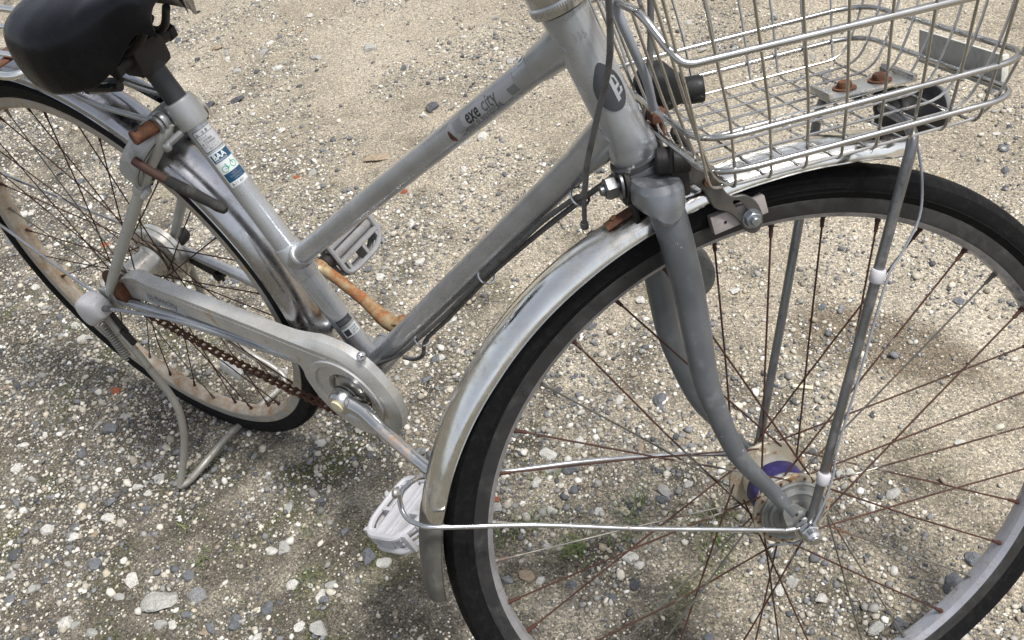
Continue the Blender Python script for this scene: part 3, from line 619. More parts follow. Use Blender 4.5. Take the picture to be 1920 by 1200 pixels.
obj('rear_sprocket', disc([(.034, -.043), (.036, -.042), (.036, -.040), (.034, -.039)], RA, Y3, 36), CHAINM, bike)
# clear wheel reflector on the rear spokes
rc = V(.104, -.006, .171); rx = unit(V(.028, 0, -.014)); rz = np.cross(rx, Y3)
obj('wheel_reflector', box(rc, rx, Y3, rz, .042, .010, .022, .3), CLEAR, bike)

# ---------------------------------------------------------------- frame
LH = np.linalg.norm(Ht - Hb)
hp = [(.0192, -.004), (.0205, .0), (.0205, .004), (.0192, .012), (.0183, .03), (.0183, LH - .02), (.0190, LH - .006), (.0190, LH)]
def along(prof, P, ax, n=36): return disc(prof, P, ax, n)
frame = obj('frame', along(hp, Hb, hd, 44), PAINT, bike)
tu = unit(T1 - T0); du = unit(D1 - BB); TL = np.linalg.norm(T1 - T0); DL = np.linalg.norm(D1 - BB)
obj('top_tube', tube([T0 + tu * .012, T0 + tu * .3, T0 + tu * (TL - .052)], .0127, 28), PAINT, frame)
obj('top_tube_lug', join(disc([(.0127, 0), (.0142, .0006), (.0147, .004), (.0155, .020), (.0176, .038), (.019, .05)], T0 + tu * (TL - .052), tu, 32)), PAINT, frame)
obj('down_tube', tube([BB + du * .018, BB + du * .3, BB + du * (DL - .058)], .0143, 28), PAINT, frame)
obj('down_tube_lug', disc([(.0143, 0), (.0157, .0006), (.0162, .005), (.0170, .024), (.0185, .044), (.0195, .054)], BB + du * (DL - .058), du, 32), PAINT, frame)
obj('seat_tube', tube([BB, BB + sd * .2, BB + sd * .392], .0143, 28), PAINT, frame)
obj('seat_lug', disc([(.0143, 0), (.0162, .0005), (.0166, .003), (.0166, .044), (.0161, .0465), (.0143, .0468)], BB + sd * .1525, sd, 36), PAINT, frame)
obj('top_tube_socket', disc([(.0165, 0), (.0162, .018), (.0155, .0215), (.0148, .022), (.0148, .024), (.0128, .0245)], T0, tu, 32), LUG, frame)
obj('seat_collar', disc([(.0150, 0), (.0185, .0008), (.0188, .004), (.0186, .030), (.0178, .0335), (.0142, .034)], BB + sd * .374, sd, 36), LUG, frame)
obj('bottom_bracket_shell', disc([(.0185, -.036), (.0205, -.035), (.0205, .030), (.0205, .031), (.0215, .0315), (.0215, .0365), (.0185, .038)], BB, Y3, 36), LUG, frame)
for s in (-1, 1):
    obj('chain_stay', tube(spline([BB + V(-.012, s * .020, -.004), V(.36, s * .036, .320), V(.24, s * .046, .333), V(.10, s * .056, .343), RA + V(.018, s * .062, .002)], 5), [.0115, .0105, .0095, .0085, .0075, .006], 16), PAINT, frame)
    obj('seat_stay', tube(spline([V(.303, s * .019, .672), V(.290, s * .029, .655), V(.2346, s * .042, .5985), V(.1496, s * .055, .507), V(.057, s * .0655, .408), V(.016, s * .0665, .364)], 6), [.0075, .0078, .0078, .0078, .0078, .0072, .006], 16), STAYM, frame)
    obj('dropout', join(box(RA + V(.006, s * .0655, .004), X3, Y3, Z3, .034, .0045, .036, .3)), STAYM if s < 0 else PAINT, frame)
# seat cluster: clamp ears, rusty bolt sleeve, small bolts
obj('seat_clamp', join(box(BB + sd * .385 + V(-.020, 0, -.006), X3, Y3, Z3, .020, .030, .022), disc([(.0115, -.004), (.0125, -.002), (.0125, .002), (.0115, .004)], V(.296, -.024, .6745), Y3, 24), disc([(.0105, -.002), (.0115, 0), (.0105, .002)], V(.296, -.031, .6745), Y3, 24)), LUG, frame)
obj('seat_bolt_sleeve', join(cyl(V(.293, -.028, .6735), V(.285, -.060, .6735), .0088, 20)), RUSTM, frame)
obj('bolt_hole', disc([(.004, 0), (.004, .0006)], V(.288, -.0535, .6822), V(-.1, -.35, .9), 14), DARKM, frame)
obj('clamp_bolt', join(cyl(V(.300, -.033, .650), V(.314, -.016, .659), .0042, 14), disc([(.0052, 0), (.0052, .004), (.0035, .005)], V(.301, -.034, .648), V(.3, -1, .2), 18)), LUG, frame)

# cross-head screw slot helper
def screw(name, P, n_, r, m, parent):
    n_ = unit(n_); q = unit(np.cross(n_, V(.3, .5, .8))); w_ = np.cross(n_, q)
    o = obj(name, disc([(r, 0), (r, r * .25), (r * .75, r * .5), (.0001, r * .58)], P, n_, 20), m, parent)
    obj('slot', join(box(P + n_ * r * .58, q, w_, n_, r * 1.0, r * .24, r * .1), box(P + n_ * r * .583, w_, q, n_, r * 1.0, r * .24, r * .1)), DARKM, o) if parent is bike else obj('screw_slot', join(box(P + n_ * r * .58, q, w_, n_, r * 1.0, r * .24, r * .1), box(P + n_ * r * .583, w_, q, n_, r * 1.0, r * .24, r * .1)), DARKM, parent)
    return o

# ---------------------------------------------------------------- decals on the frame
cam_tt = unit(CAM - (T0 + tu * .45))
def dec(name, vf, P, ax, nrm, r, m, lift, parent=frame, flip=False): return obj(name, wrap(vf, P, ax, nrm, r, lift, flip), m, parent, smooth=True)
# v axis of wrap points to -cross(n,ax): for the top tube (axis forward, seen from the right) text runs along +axis, up = +v
def shift(vf, du_, dv_): return [(a + du_, b + dv_) for a, b in vf[0]], vf[1]
nt_ = V(.42, -.74, .42)
TP = T0 + tu * .4125
dec('decal_film', rect2(-.006, -.0085, .099, .0105, 14, 12), TP, tu, nt_, .0127, DECAL, .00012)
tx = text2('exe', .0185, .80, .1, .00035); dec('lettering', shift(tx, .0205, -.0030), TP, tu, nt_, .0127, INK, .0003)
tx = text2('city', .0185, .86, .1, .00020); dec('lettering', shift(tx, .0470, -.0030), TP, tu, nt_, .0127, INKG, .0003)
tx = text2('COMPANY BY BRIDGESTONE', .0056, .92, 0, .0001); dec('lettering', shift(tx, .003, -.0078), TP, tu, nt_, .0127, INKG, .0003)
# worn box emblem left of the word and broken corner right of it
dec('decal_emblem', ([], []) if False else (lambda A: (sum([a[0] for a in A], []), sum([[tuple(i + sum(len(b[0]) for b in A[:k]) for i in f) for f in a[1]] for k, a in enumerate(A)], [])))(
    [rect2(.0005, -.0035 + .0018 * i, .0155 - .001 * (i % 3), -.0030 + .0018 * i, 3, 1) for i in range(7)] + [rect2(.0005 + .0026 * i, -.0035, .0010 + .0026 * i, .009 - .0009 * (i % 2), 1, 5) for i in range(6)]), TP, tu, nt_, .0127, INKF, .00028)
dec('decal_corner', rect2(.086, -.0072, .098, .0005, 4, 5), TP, tu, nt_, .0127, INKF, .00028)
dec('decal_border', rect2(.0, -.0086, .085, -.0082, 10, 1), TP, tu, nt_, .0127, INKG, .00028)
drop = smooth2([(.0, .0062), (.0028, .001), (.0030, -.0035), (.0, -.0065), (-.0026, -.0035), (-.0026, .001)], 4)
dec('rust_chip', fan(drop), T0 + tu * .4035, tu, V(.45, -.80, .27), .0127, RUSTM, .0003)
dec('sticker_scrap', rect2(-.003, -.006, .006, .003, 4, 5), T0 + tu * .523, tu, V(-.1, -.15, 1), .0127, STICK, .0003)
dec('sticker_scrap', rect2(-.001, -.003, .003, .0015, 3, 4), T0 + tu * .523, tu, V(-.1, -.15, 1), .0127, BLUEC, .0005)
# seat tube stickers: u axis points down the tube, text reads across it
ns = V(.90, -.43, .1)
def stdec(name, vf, t, m, lift, P=None):   # 2D x -> around the tube (to the right in the picture), y -> up the tube
    ax = sd; nn = unit(ns - ax * np.dot(ns, ax)); right = unit(np.cross(ax, nn)); out = []
    r = .0143
    for x, y in vf[0]:
        a = x / r; out.append(BB + ax * (t + y) + (r + lift) * (math.cos(a) * nn + math.sin(a) * right))
    return obj(name, (out, vf[1]), m, frame)
def st_sticker(name, x0, y0, x1, y1, t, m, lift): return stdec(name, rect2(x0, y0, x1, y1, 14, 4), t, m, lift)
# warning label
WT = .342
st_sticker('warning_label', -.0115, 0, .0145, .0275, WT, DECAL, .00012)
for x0, y0, x1, y1 in [(-.0115, 0, .0145, .0006), (-.0115, .0269, .0145, .0275), (-.0115, .0205, .0145, .0210), (-.0115, 0, -.0109, .0275)]:
    st_sticker('label_border', x0, y0, x1, y1, WT, INK, .00025)
tri_ = [(-.0094, .0216), (-.0058, .0216), (-.0076, .0250)]; tr2 = [(-.0085, .0221), (-.0067, .0221), (-.0076, .0239)]
stdec('label_print', (tri_ + tr2, [(0, 1, 4, 3), (1, 2, 5, 4), (2, 0, 3, 5)]), WT, INK, .00028)
tx = text2('注 意', .0040, 1.0); stdec('label_print', shift(tx, -.002, .0218), WT, INK, .00028)
for i, (s_, dx, n_) in enumerate([('サドルの', 0, 1), ('限界標識', .004, 1), ('■ 上限標識線', 0, 1), ('以上に上げて', 0, 1), ('乗らないで', .005, 1)]):
    tx = text2(s_, .0030, .95); stdec('label_print', shift(tx, -.0092 + dx, .0164 - .0036 * i), WT, INKG, .00028)
# blue and white association sticker
BT = .2935
st_sticker('safety_sticker', -.0120, 0, .0150, .0455, BT, STICK, .00012)
st_sticker('sticker_panel', -.0105, .0330, .0150, .0440, BT, BLUE, .00025)
st_sticker('sticker_panel', -.0105, .0065, .0150, .0180, BT, BLUE, .00025)
tx = text2('BAA', .0095, .9, 0, .0003); stdec('sticker_print', shift(tx, -.0085, .0370), BT, STICK, .0004)
tx = text2('自転車協会認証', .0026, .9); stdec('sticker_print', shift(tx, -.0088, .0340), BT, STICK, .0004)
for i, s_ in enumerate(['自転車', '安全基準適合車', 'APPROVED']): tx = text2(s_, .0026, .9); stdec('sticker_print', shift(tx, -.001 - .004 * (i == 1), .0145 - .0032 * i), BT, INKF, .0004)
tx = text2('B-11 431', .0046, .95); stdec('sticker_print', shift(tx, -.0085, .0016), BT, INK, .0004)
def ring2(cx, cy, r, w_=.0005, n=20):
    a = circle2(cx, cy, r, n); b = circle2(cx, cy, r - w_, n); return a + b, [(i, (i + 1) % n, n + (i + 1) % n, n + i) for i in range(n)]
def bar2(x0, y0, x1, y1, w_): 
    d = unit(V(x1 - x0, y1 - y0)); q = V(-d[1], d[0]) * w_ / 2; return [(x0 + q[0], y0 + q[1]), (x0 - q[0], y0 - q[1]), (x1 - q[0], y1 - q[1]), (x1 + q[0], y1 + q[1])], [(0, 1, 2, 3)]
def jn2(*A):
    v, f = [], []
    for a in A: n = len(v); v += list(a[0]); f += [tuple(i + n for i in q) for q in a[1]]
    return v, f
stdec('sticker_bicycle', jn2(ring2(-.0040, .0232, .0040, .0007), ring2(.0080, .0240, .0040, .0007), bar2(-.004, .0232, .0005, .0225, .0008), bar2(.0005, .0225, .0068, .0290, .0008), bar2(.0005, .0225, -.0012, .0290, .0011), bar2(.008, .024, .0066, .0305, .0007)), BT, GREEN, .0004)
# lower labels
st_sticker('grey_label', -.010, 0, .0125, .0095, .0735, EMBM, .00015)
st_sticker('label_print', -.008, .0052, .006, .0058, .0735, INKF, .0003); st_sticker('label_print', -.008, .0030, .008, .0034, .0735, INKF, .0003)
st_sticker('registration_label', -.0105, 0, .0135, .0135, .0555, STICK, .00012)
st_sticker('label_block', -.0085, .0020, -.0010, .0112, .0555, EMBM, .00025)
for i, s_ in enumerate(['K118708', '1148178', 'K811108']): tx = text2(s_, .0035, .72); stdec('label_print', shift(tx, .0010, .0088 - .0034 * i), .0555, INK, .00028)
# head tube emblem (leaf shape) and stamped number
nh = V(.80, -.58, .15)
def hdec(name, vf, t, m, lift):
    ax = hd; nn = unit(nh - ax * np.dot(nh, ax)); right = unit(np.cross(ax, nn)); r = .0183; out = []
    for x, y in vf[0]:
        a = x / r; out.append(Hb + ax * (t + y) + (r + lift) * (math.cos(a) * nn + math.sin(a) * right))
    return obj(name, (out, vf[1]), m, frame)
leaf = [(0, .0235), (.006, .017), (.0115, .006), (.012, -.006), (.007, -.0155), (0, -.0185), (-.007, -.0155), (-.012, -.006), (-.0115, .006), (-.006, .017)]
L1 = smooth2(leaf, 3)
hdec('head_emblem', fan([(x * 1.07, y * 1.05) for x, y in L1]), .062, EMBL, .0002)
hdec('emblem_field', fan(L1), .062, EMBM, .0005)
hdec('emblem_letter', jn2(*[fan(p, 3) for p in ([(.0015, .010), (.0045, .0105), (.0045, -.011), (.0015, -.012)], [(.0045, .0005), (.0085, .002), (.0085, -.001), (.0045, -.0025)], [(.0045, -.008), (.009, -.0065), (.010, -.003), (.0075, -.002), (.0073, -.005), (.0045, -.006)], [(-.0085, .001), (-.0045, .002), (-.0045, -.001)], [(.0045, .0105), (.0075, .008), (.0085, .002), (.0068, .002), (.0062, .007), (.0045, .0085)])]), .062, EMBL, .0008)
tx = text2('3333', .0115, .85); 
def hdec2(name, vf, t, m, lift, n2):
    ax = hd; nn = unit(n2 - ax * np.dot(n2, ax)); right = unit(np.cross(ax, nn)); r = .0183; out = []
    for x, y in vf[0]:
        a = x / r; out.append(Hb + ax * (t + y) + (r + lift) * (math.cos(a) * nn + math.sin(a) * right))
    return obj(name, (out, vf[1]), m, frame)
tx = text2('335', .0095, .85, 0, -.00025); hdec2('stamped_number', shift(tx, -.0065, 0), .1075, LUG, .0004, V(.72, -.70, .2))

# ---------------------------------------------------------------- headset, stem, handlebar
obj('headset_cup', disc([(.0200, 0), (.0238, .001), (.0246, .004), (.0238, .0075), (.0230, .0085), (.0234, .0135), (.0212, .0150)], Hb - hd * .0180, hd, 44), mat('worn headset cup', (.14, .14, .14), .38, .7, dirt=(.5, .5, .48), dirt_scale=60, dirt_lo=.58, dirt_hi=.64, dirt_rough=.4), bike)
hs_o = obj('headset_nut', disc([(.0205, 0), (.0235, .001), (.0242, .004), (.0242, .009), (.0225, .0105), (.0232, .012), (.0232, .020), (.0195, .023)], Ht + hd * .001, hd, 60), STEEL, bike)
obj('knurl', join(*[box(Ht + hd * .0075 + (math.cos(a) * ey_ + math.sin(a) * ex_) * .0241, hd, np.cross(hd, math.cos(a) * ey_ + math.sin(a) * ex_), math.cos(a) * ey_ + math.sin(a) * ex_, .005, .0009, .0008) for ey_, ex_ in [(Y3, unit(np.cross(Y3, hd)))] for a in np.linspace(0, 2 * math.pi, 73)[:-1]]), STEEL, hs_o)
fwd = unit(V(math.cos(R(48.6)), math.sin(R(48.6)), 0)); lef = V(-fwd[1], fwd[0], 0)
ST = Ht + hd * .12
obj('stem', join(tube([Ht + hd * .02, ST], .0111, 20), tube(spline([ST - hd * .012, ST + fwd * .01, ST + fwd * .05]), [.015, .015, .014], 16)), STEEL, bike)
hbp = [ST + fwd * .05 + lef * s * a + fwd * b + Z3 * c_ for s, a, b, c_ in [(1, .30, -.13, .165), (1, .28, -.05, .165), (1, .20, .0, .13), (1, .06, .0, .0), (1, -.06, 0, 0), (-1, .20, .0, .13), (-1, .28, -.05, .165), (-1, .30, -.13, .165)]]
obj('handlebar', tube(spline(hbp, 6), .0111, 16), CHROME, bike)
for a, b in ((0, 1), (7, 6)):
    d = unit(hbp[b] - hbp[a]); obj('grip', disc([(.012, 0), (.0165, .003), (.016, .10), (.0145, .115)], hbp[a] - d * .01, d, 24), BLACKM, bike)

# ---------------------------------------------------------------- fork (blades bent back, as on the bike)
def blade(s):
    p = [F(-.101, s * .034, .352), F(-.0965, s * .043, .331), F(-.0895, s * .046, .2814), F(-.085, s * .047, .230), F(-.0805, s * .048, .177), F(-.0662, s * .049, .120), F(-.0536, s * .050, .0866), F(-.0296, s * .0515, .0484), F(-.010, s * .0525, .016)]
    return tube(spline(p, 6), [.0150, .0145, .0134, .0128, .0114, .0095, .0083, .0073, .0068], 22, ref=ex, flat=.85)
fork = obj('fork', join(blade(-1)), FORKM, bike)
obj('fork_blade', blade(1), FORKM, fork)
# sculpted crown: wings with pointed lower lip
cr = []
for s in (-1, 1):
    sec = []
    rows = [(.378, .0205, .0245, .021), (.3775, .020, .029, .021), (.374, .018, .0365, .0225), (.364, .0175, .041, .0225), (.350, .0175, .0415, .022), (.342, .0178, .041, .0205)]
crown_rows = [(.3672, .0150, .018), (.3650, .0186, .0485), (.3605, .0202, .0555), (.3590, .0204, .0562), (.3490, .0202, .0582), (.3475, .0200, .0582), (.3435, .0180, .0560)]
cv, cf = [], []; NS = 40
for z, hx, hy in crown_rows:
    for k in range(NS):
        a = 2 * math.pi * k / NS; c_, s_ = math.cos(a), math.sin(a)
        px = abs(c_) ** .6 * math.copysign(hx, c_); py = abs(s_) ** .55 * math.copysign(hy, s_)
        zz = z
        if z < .348: zz = z - .016 * max(0, abs(s_) - .3) * max(0, 1 - abs(c_) * 1.7)
        cv.append(F(-.1008 + px, py, zz))
for j in range(len(crown_rows) - 1):
    for k in range(NS): cf.append((j * NS + k, j * NS + (k + 1) % NS, (j + 1) * NS + (k + 1) % NS, (j + 1) * NS + k))
cf.append(tuple(range(NS))); cf.append(tuple((len(crown_rows) - 1) * NS + k for k in range(NS)))
obj('fork_crown', (cv, cf), mat('fork crown paint', (.24, .25, .265), .34, .6, dirt=(.2, .2, .21), dirt_scale=40, bump=.05), fork, angle=24)
for s in (-1, 1):
    pl = [(-.020, .026), (-.010, .028), (.002, .017), (.0125, .009), (.015, -.001), (.010, -.0115), (-.001, -.0135), (-.0115, -.006), (-.019, .010)]
    hole = circle2(-.0095, .0155, .0034, 12)
    obj('fork_dropout', prism([smooth2(pl, 3), hole], F(0, s * .0555, 0) - ey * .002, ex, ez, ey, .004), HUBG, fork, angle=30)
obj('dynamo', join(disc([(.019, 0), (.0235, .003), (.0245, .008), (.0245, .030), (.021, .036)], F(-.052, .054, .226), unit(ey + .15 * ex), 32), box(F(-.072, .056, .226), ex, ey, ez, .03, .012, .03)), GREYM, bike)

# ---------------------------------------------------------------- fenders
def fender(name, c, a1, a2, ax, a_from, a_to, re, m, hw=.0255, crown=.016, seg=90, flare=None, twist=None):
    prof = [(0, -hw - .0012), (.0006, -hw), (.006, -hw + .0002), (.0095, -hw + .0022), (crown * .86, -hw * .62), (crown, -hw * .25), (crown, hw * .25), (crown * .86, hw * .62), (.0095, hw - .0022), (.006, hw - .0002), (.0006, hw), (0, hw + .0012),
            (-.0008, hw + .0002), (.0052, hw - .0014), (crown - .0042, hw * .6), (crown - .0014, 0), (crown - .0042, -hw * .6), (.0052, -hw + .0014), (-.0008, -hw - .0002)]
    v, f = [], []; m_ = len(prof)
    for i in range(seg + 1):
        t = a_from + (a_to - a_from) * i / seg; rad = re(t) if callable(re) else re
        d = math.cos(R(t)) * a1 + math.sin(R(t)) * a2
        e = min(i, seg - i) / 3.0; k = min(1, .82 + .18 * e) if e < 1 else 1
        for r, y in prof: v.append(c + d * (rad + r) + ax * y * k)
    for i in range(seg):
        for k in range(m_): l = (k + 1) % m_; f.append((i * m_ + k, i * m_ + l, (i + 1) * m_ + l, (i + 1) * m_ + k))
    f.append(tuple(range(m_))); f.append(tuple(seg * m_ + k for k in range(m_)))
    return obj(name, (v, f), m, bike, angle=32)
fr_re = lambda t: float(np.interp(t, [62, 72, 80, 90, 105, 120, 140, 160, 180], [.358, .351, .3445, .3395, .3355, .3345, .3355, .340, .345]))
ffen = fender('front_fender', O, ex, ez, ey, 69.5, 167, fr_re, CHROME, hw=.0255)
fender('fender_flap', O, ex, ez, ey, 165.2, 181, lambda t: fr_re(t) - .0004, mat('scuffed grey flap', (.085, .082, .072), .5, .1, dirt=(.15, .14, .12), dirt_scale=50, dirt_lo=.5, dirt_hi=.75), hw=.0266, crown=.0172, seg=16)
rfen = fender('rear_fender', RA, X3, Z3, Y3, -22, 165, lambda t: float(np.interp(t, [-22, 0, 40, 90, 165], [.350, .351, .3535, .352, .350])), CHROMER, hw=.027, crown=.018)
# rusty clip on the front fender, stays
for a0 in (106.5,):
    p = [F((fr_re(a) + .0175) * math.cos(R(a)), -.004, (fr_re(a) + .0175) * math.sin(R(a))) for a in np.linspace(104.5, 113.5, 6)]
    obj('fender_clip', tube(p, .0075, 12, ref=ey, flat=.38), RUSTM, bike)
    for a in (108, 112): obj('clip_rivet', disc([(.0035, 0), (.0033, .0025), (.002, .0035)], F((fr_re(a) + .019) * math.cos(R(a)), -.004, (fr_re(a) + .019) * math.sin(R(a))), ex * math.cos(R(a)) + ez * math.sin(R(a)), 14), RUSTM, bike)
wr = [F(-.350, .026, .103), F(-.3605, .014, .103), F(-.3640, .0, .1005), F(-.3610, -.016, .0965), F(-.3510, -.0285, .0945), F(-.335, -.0375, .0930), F(-.2513, -.047, .0755), F(-.157, -.055, .0465), F(-.035, -.060, .0085), F(-.020, -.0605, .0035), F(-.006, -.061, .0020)]
obj('fender_stay', tube(spline(wr, 5), .0024, 10), STEEL, bike)
wf = [F(-.350, .026, .103), F(-.335, .0375, .0965), F(-.2702, .043, .0770), F(-.1808, .047, .0600), F(-.100, .051, .0400), F(-.028, .056, .0150), F(-.006, .059, .002)]
obj('fender_stay', tube(spline(wf, 5), .0024, 10), STEEL, bike)
obj('stay_bolt', join(disc([(.0048, 0), (.005, .003), (.003, .0045)], F(-.3640, -.004, .116), unit(-ex + .3 * ez), 14), box(F(-.3625, -.004, .110), ey, ez, ex, .009, .020, .003)), STEEL, bike)
# rear fender stays
for s in (-1, 1):
    obj('fender_stay', tube(spline([RA + V(-.008, s * .068, .004), RA + V(-.09, s * .060, .02), RA + V(-.345, s * .034, .10)], 5), .0024, 8), STEEL, bike)

# ---------------------------------------------------------------- chain case, chain, cranks, pedals
face = [(.0384, .3850), (.0786, .3982), (.1033, .3935), (.1846, .3880), (.2851, .3808), (.3932, .3715), (.435, .3690), (.4630, .3625), (.4880, .3400), (.5040, .3000), (.4960, .2600), (.4680, .2300), (.4300, .2250), (.3960, .2420), (.3760, .2720), (.3690, .3020), (.3705, .3180), (.3650, .3330), (.3450, .3400), (.2311, .3500), (.1065, .3549), (.0400, .3520), (.0300, .3650)]
outl = smooth2(face, 4)
def grow(l, e):
    out = []; N = len(l)
    for i in range(N):
        a, b, c = V(*l[i - 1]), V(*l[i]), V(*l[(i + 1) % N]); d = unit(c - a); out.append(tuple(b + V(d[1], -d[0]) * e))
    return out
ar = sum(outl[i][0] * outl[(i + 1) % len(outl)][1] - outl[(i + 1) % len(outl)][0] * outl[i][1] for i in range(len(outl)))
# widen only the round head so that its rim flares behind the face
cc = V(.4400, .3000)
def flare(l):
    out = []
    for x, z in l:
        d = V(x, z) - cc; k = max(0, min(1, (x - .36) / .06)); out.append(tuple(V(x, z) + unit(d) * (.014 * k)))
    return out
mid = flare(outl); hole = circle2(BB[0] + .002, BB[2] - .005, .034, 32)
# rows from the face back
rows = [(outl, -.0530), ([tuple(V(*a) * .45 + V(*b) * .55) for a, b in zip(outl, mid)], -.0500), (mid, -.0450), (mid, -.0330)]
N = len(outl); cv, cf = [], []
for l, y in rows: cv += [V(x, y, z) for x, z in l]
for j in range(3):
    for i in range(N): cf.append((j * N + i, j * N + (i + 1) % N, (j + 1) * N + (i + 1) % N, (j + 1) * N + i))
def facepoly(l, hl, y):
    tri = tessellate_polygon([[Vector((a, b, 0)) for a, b in l], [Vector((a, b, 0)) for a, b in hl]])
    return [V(a, y, b) for a, b in list(l) + list(hl)], [tuple(t) for t in tri]
ring_out = circle2(.4395, .2995, .060, 44)
hl = circle2(BB[0] + .002, BB[2] - .005, .034, 32)
flatface = facepoly(outl, ring_out, -.0530)
def annulus(c1, c2, y1, y2):
    n = len(c1); return [V(a, y1, b) for a, b in c1] + [V(a, y2, b) for a, b in c2], [(i, (i + 1) % n, n + (i + 1) % n, n + i) for i in range(n)]
emb = [circle2(.4395, .2995, .060, 44), circle2(.4397, .2996, .0585, 44), circle2(.4405, .3000, .0500, 44), circle2(.4415, .3005, .0485, 44), circle2(BB[0] - .001, BB[2] - .004, .034, 44), circle2(BB[0] - .001, BB[2] - .004, .0325, 44), circle2(BB[0] - .001, BB[2] - .004, .0325, 44)]
ys = [-.0530, -.0556, -.0556, -.0530, -.0530, -.0505, -.0440]
parts = [(cv, cf), flatface] + [annulus(emb[i], emb[i + 1], ys[i], ys[i + 1]) for i in range(len(emb) - 1)]
case = obj('chain_case', join(*parts), CASEM, bike, angle=26)
crease = [V(x, -.05335, z - .0045) for x, z in [(.085, .3940), (.1033, .3900), (.1846, .3845), (.2851, .3773), (.3932, .3680), (.43, .3660)]]
obj('case_seam', tube(spline(crease, 4), .0006, 6), CASEM, case)
tx = text2('execity', .0200, .80, .05, .0003); cx_ = unit(V(.0729, 0, -.0095)); cz_ = V(-cx_[2], 0, cx_[0]) 
def casedec(name, vf, m, y): return obj(name, ([V(.0905, y, .3725) + cx_ * a + cz_ * (b - .009) for a, b in vf[0]], vf[1]), m, case)
casedec('decal_film', rect2(-.006, -.0035, .074, .0150, 2, 2), DECAL, -.05312)
casedec('lettering', shift(tx, .015, .0035), INKG, -.0533)
casedec('decal_emblem', jn2(*[rect2(0, .001 + .002 * i, .0125, .0016 + .002 * i, 1, 1) for i in range(6)], *[rect2(.0024 * i, 0, .0006 + .0024 * i, .012, 1, 1) for i in range(6)]), INKF, -.05325)
tx = text2('BRIDGESTONE', .0035, .9); casedec('lettering', shift(tx, .0, -.0022), INKF, -.0533)
screw('case_screw', V(.4865, -.042, .3757), unit(V(.62, -.3, .75)), .0062, STEEL, bike)
screw('case_bolt', V(.020, -.0680, .368), unit(V(.2, -1, .2)), .0058, STEEL, bike)
obj('case_bracket', box(V(.030, -.058, .366), X3, Y3, Z3, .03, .016, .03), RUSTM, bike)
# spider boss seen through the case opening
obj('chainring_boss', disc([(.0325, -.036), (.031, -.042), (.026, -.046), (.024, -.052), (.019, -.054)], BB, Y3, 36), mat('boss plating', (.40, .39, .36), .36, .7, dirt=(.25, .2, .12), dirt_scale=60), bike)
obj('chainring', lathe([(.030, -.0430), (.070, -.0430), (.070, -.0415), (.030, -.0415)], BB - V(.006, 0, .006), X3, Z3, Y3, 60, closed=True), CHAINM, bike)
th = R(14); cdv = V(math.cos(th), 0, -math.sin(th))
def crank(s, m):
    c0 = BB + V(0, s * .068, 0); c1 = BB + cdv * (-s) * .165 + V(0, s * .096, 0) 
    p = [c0 - cdv * (-s) * .004, c0 + cdv * (-s) * .03, c0 * .55 + c1 * .45, c1 - cdv * (-s) * .02, c1]
    return join(tube(spline(p, 5), [.0140, .0115, .0086, .0082, .0110], 18, ref=Y3, flat=1.0 if False else .92), disc([(.0165, -.010), (.0178, -.008), (.0178, .007), (.0150, .0115)], c0, Y3 * s, 28), disc([(.0120, -.008), (.013, -.006), (.013, .006), (.012, .008)], c1, Y3, 22)), c1
vf, cn = crank(-1, None); obj('crank', vf, RUSTC if False else mat('chrome crank', (.56, .56, .55), .2, 1.0, dirt=(.34, .17, .06), dirt_scale=16, dirt_lo=.55, dirt_hi=.70, dirt_rough=.6, dirt_metal=.3, bump=.04), bike)
obj('crank_cap', disc([(.0098, 0), (.0098, .0012), (.0088, .0026), (.003, .0030)], BB - Y3 * .0795, -Y3, 24), CREAM, bike)
vf, cfar = crank(1, None); obj('crank', vf, RUSTC, bike)
def pedal(c, s, pitch, m, amber, wd=.037, off=.020):
    """c crank end, s side (-1 right), body along y outward"""
    ca, sa = math.cos(pitch), math.sin(pitch); px = V(ca, 0, sa); pz = V(-sa, 0, ca); py = Y3 * s
    o = c + py * off
    L, Wd, T = .088, wd, .0110          # along y, half along x, half thickness
    P = lambda x, y, z: o + px * x + py * y + pz * z
    def outline(z, g): return [P(-Wd + g, 0, z), P(Wd - g, 0, z), P(Wd + .004 - g, .02, z), P(Wd + .004 - g, L - .022, z), P(Wd - .012, L - g * .5, z), P(-Wd + .012, L - g * .5, z), P(-Wd - .004 + g, L - .022, z), P(-Wd - .004 + g, .02, z)]
    parts = []
    for zz in (-T, T):
        parts.append(tube(rnd(outline(zz, .003), .012, 4, True), .0042, 8, closed=True))
    for x in (-.0130, .0130):
        parts.append(box(P(x, L / 2, 0), py, px, pz, L - .004, .0065, 2 * T + .006))
    parts.append(cyl(P(0, -.002, 0), P(0, L, 0), .0105, 18))
    for y in (.010, L / 2 + .004, L - .008):
        for sg in (-1, 1): parts.append(box(P(sg * .026, y, 0), px, py, pz, .026, .0055, 2 * T + .004))
    for sg in (-1, 1):
        for zz in (-T * .62, 0, T * .62): parts.append(tube([P(sg * (Wd + .001), .008, zz), P(sg * (Wd + .003), .02, zz), P(sg * (Wd + .003), L - .024, zz), P(sg * (Wd - .010), L - .004, zz)], .0018, 6))
    ped = obj('pedal', join(*parts), m, bike, angle=35)
    obj('pedal_spindle', join(cyl(c - py * .004, c + py * (off + .004), .0088, 16), disc([(.0075, 0), (.012, .004), (.012, .012), (.010, .014)], c + py * .006, py, 18)), DARKM, ped)
    if amber:
        for sg in (-1, 1): 
            fr_ = obj('reflector_frame', box(P(sg * (Wd + .0045), L * .52, 0), py, px, pz, .040, .005, 2 * T + .002), m, ped)
            obj('reflector', box(P(sg * (Wd + .0066), L * .52, 0), py, px, pz, .030, .004, 2 * T - .006), AMBER, ped)
    return ped
pedal(cn, -1, R(21), WHITEP, True)
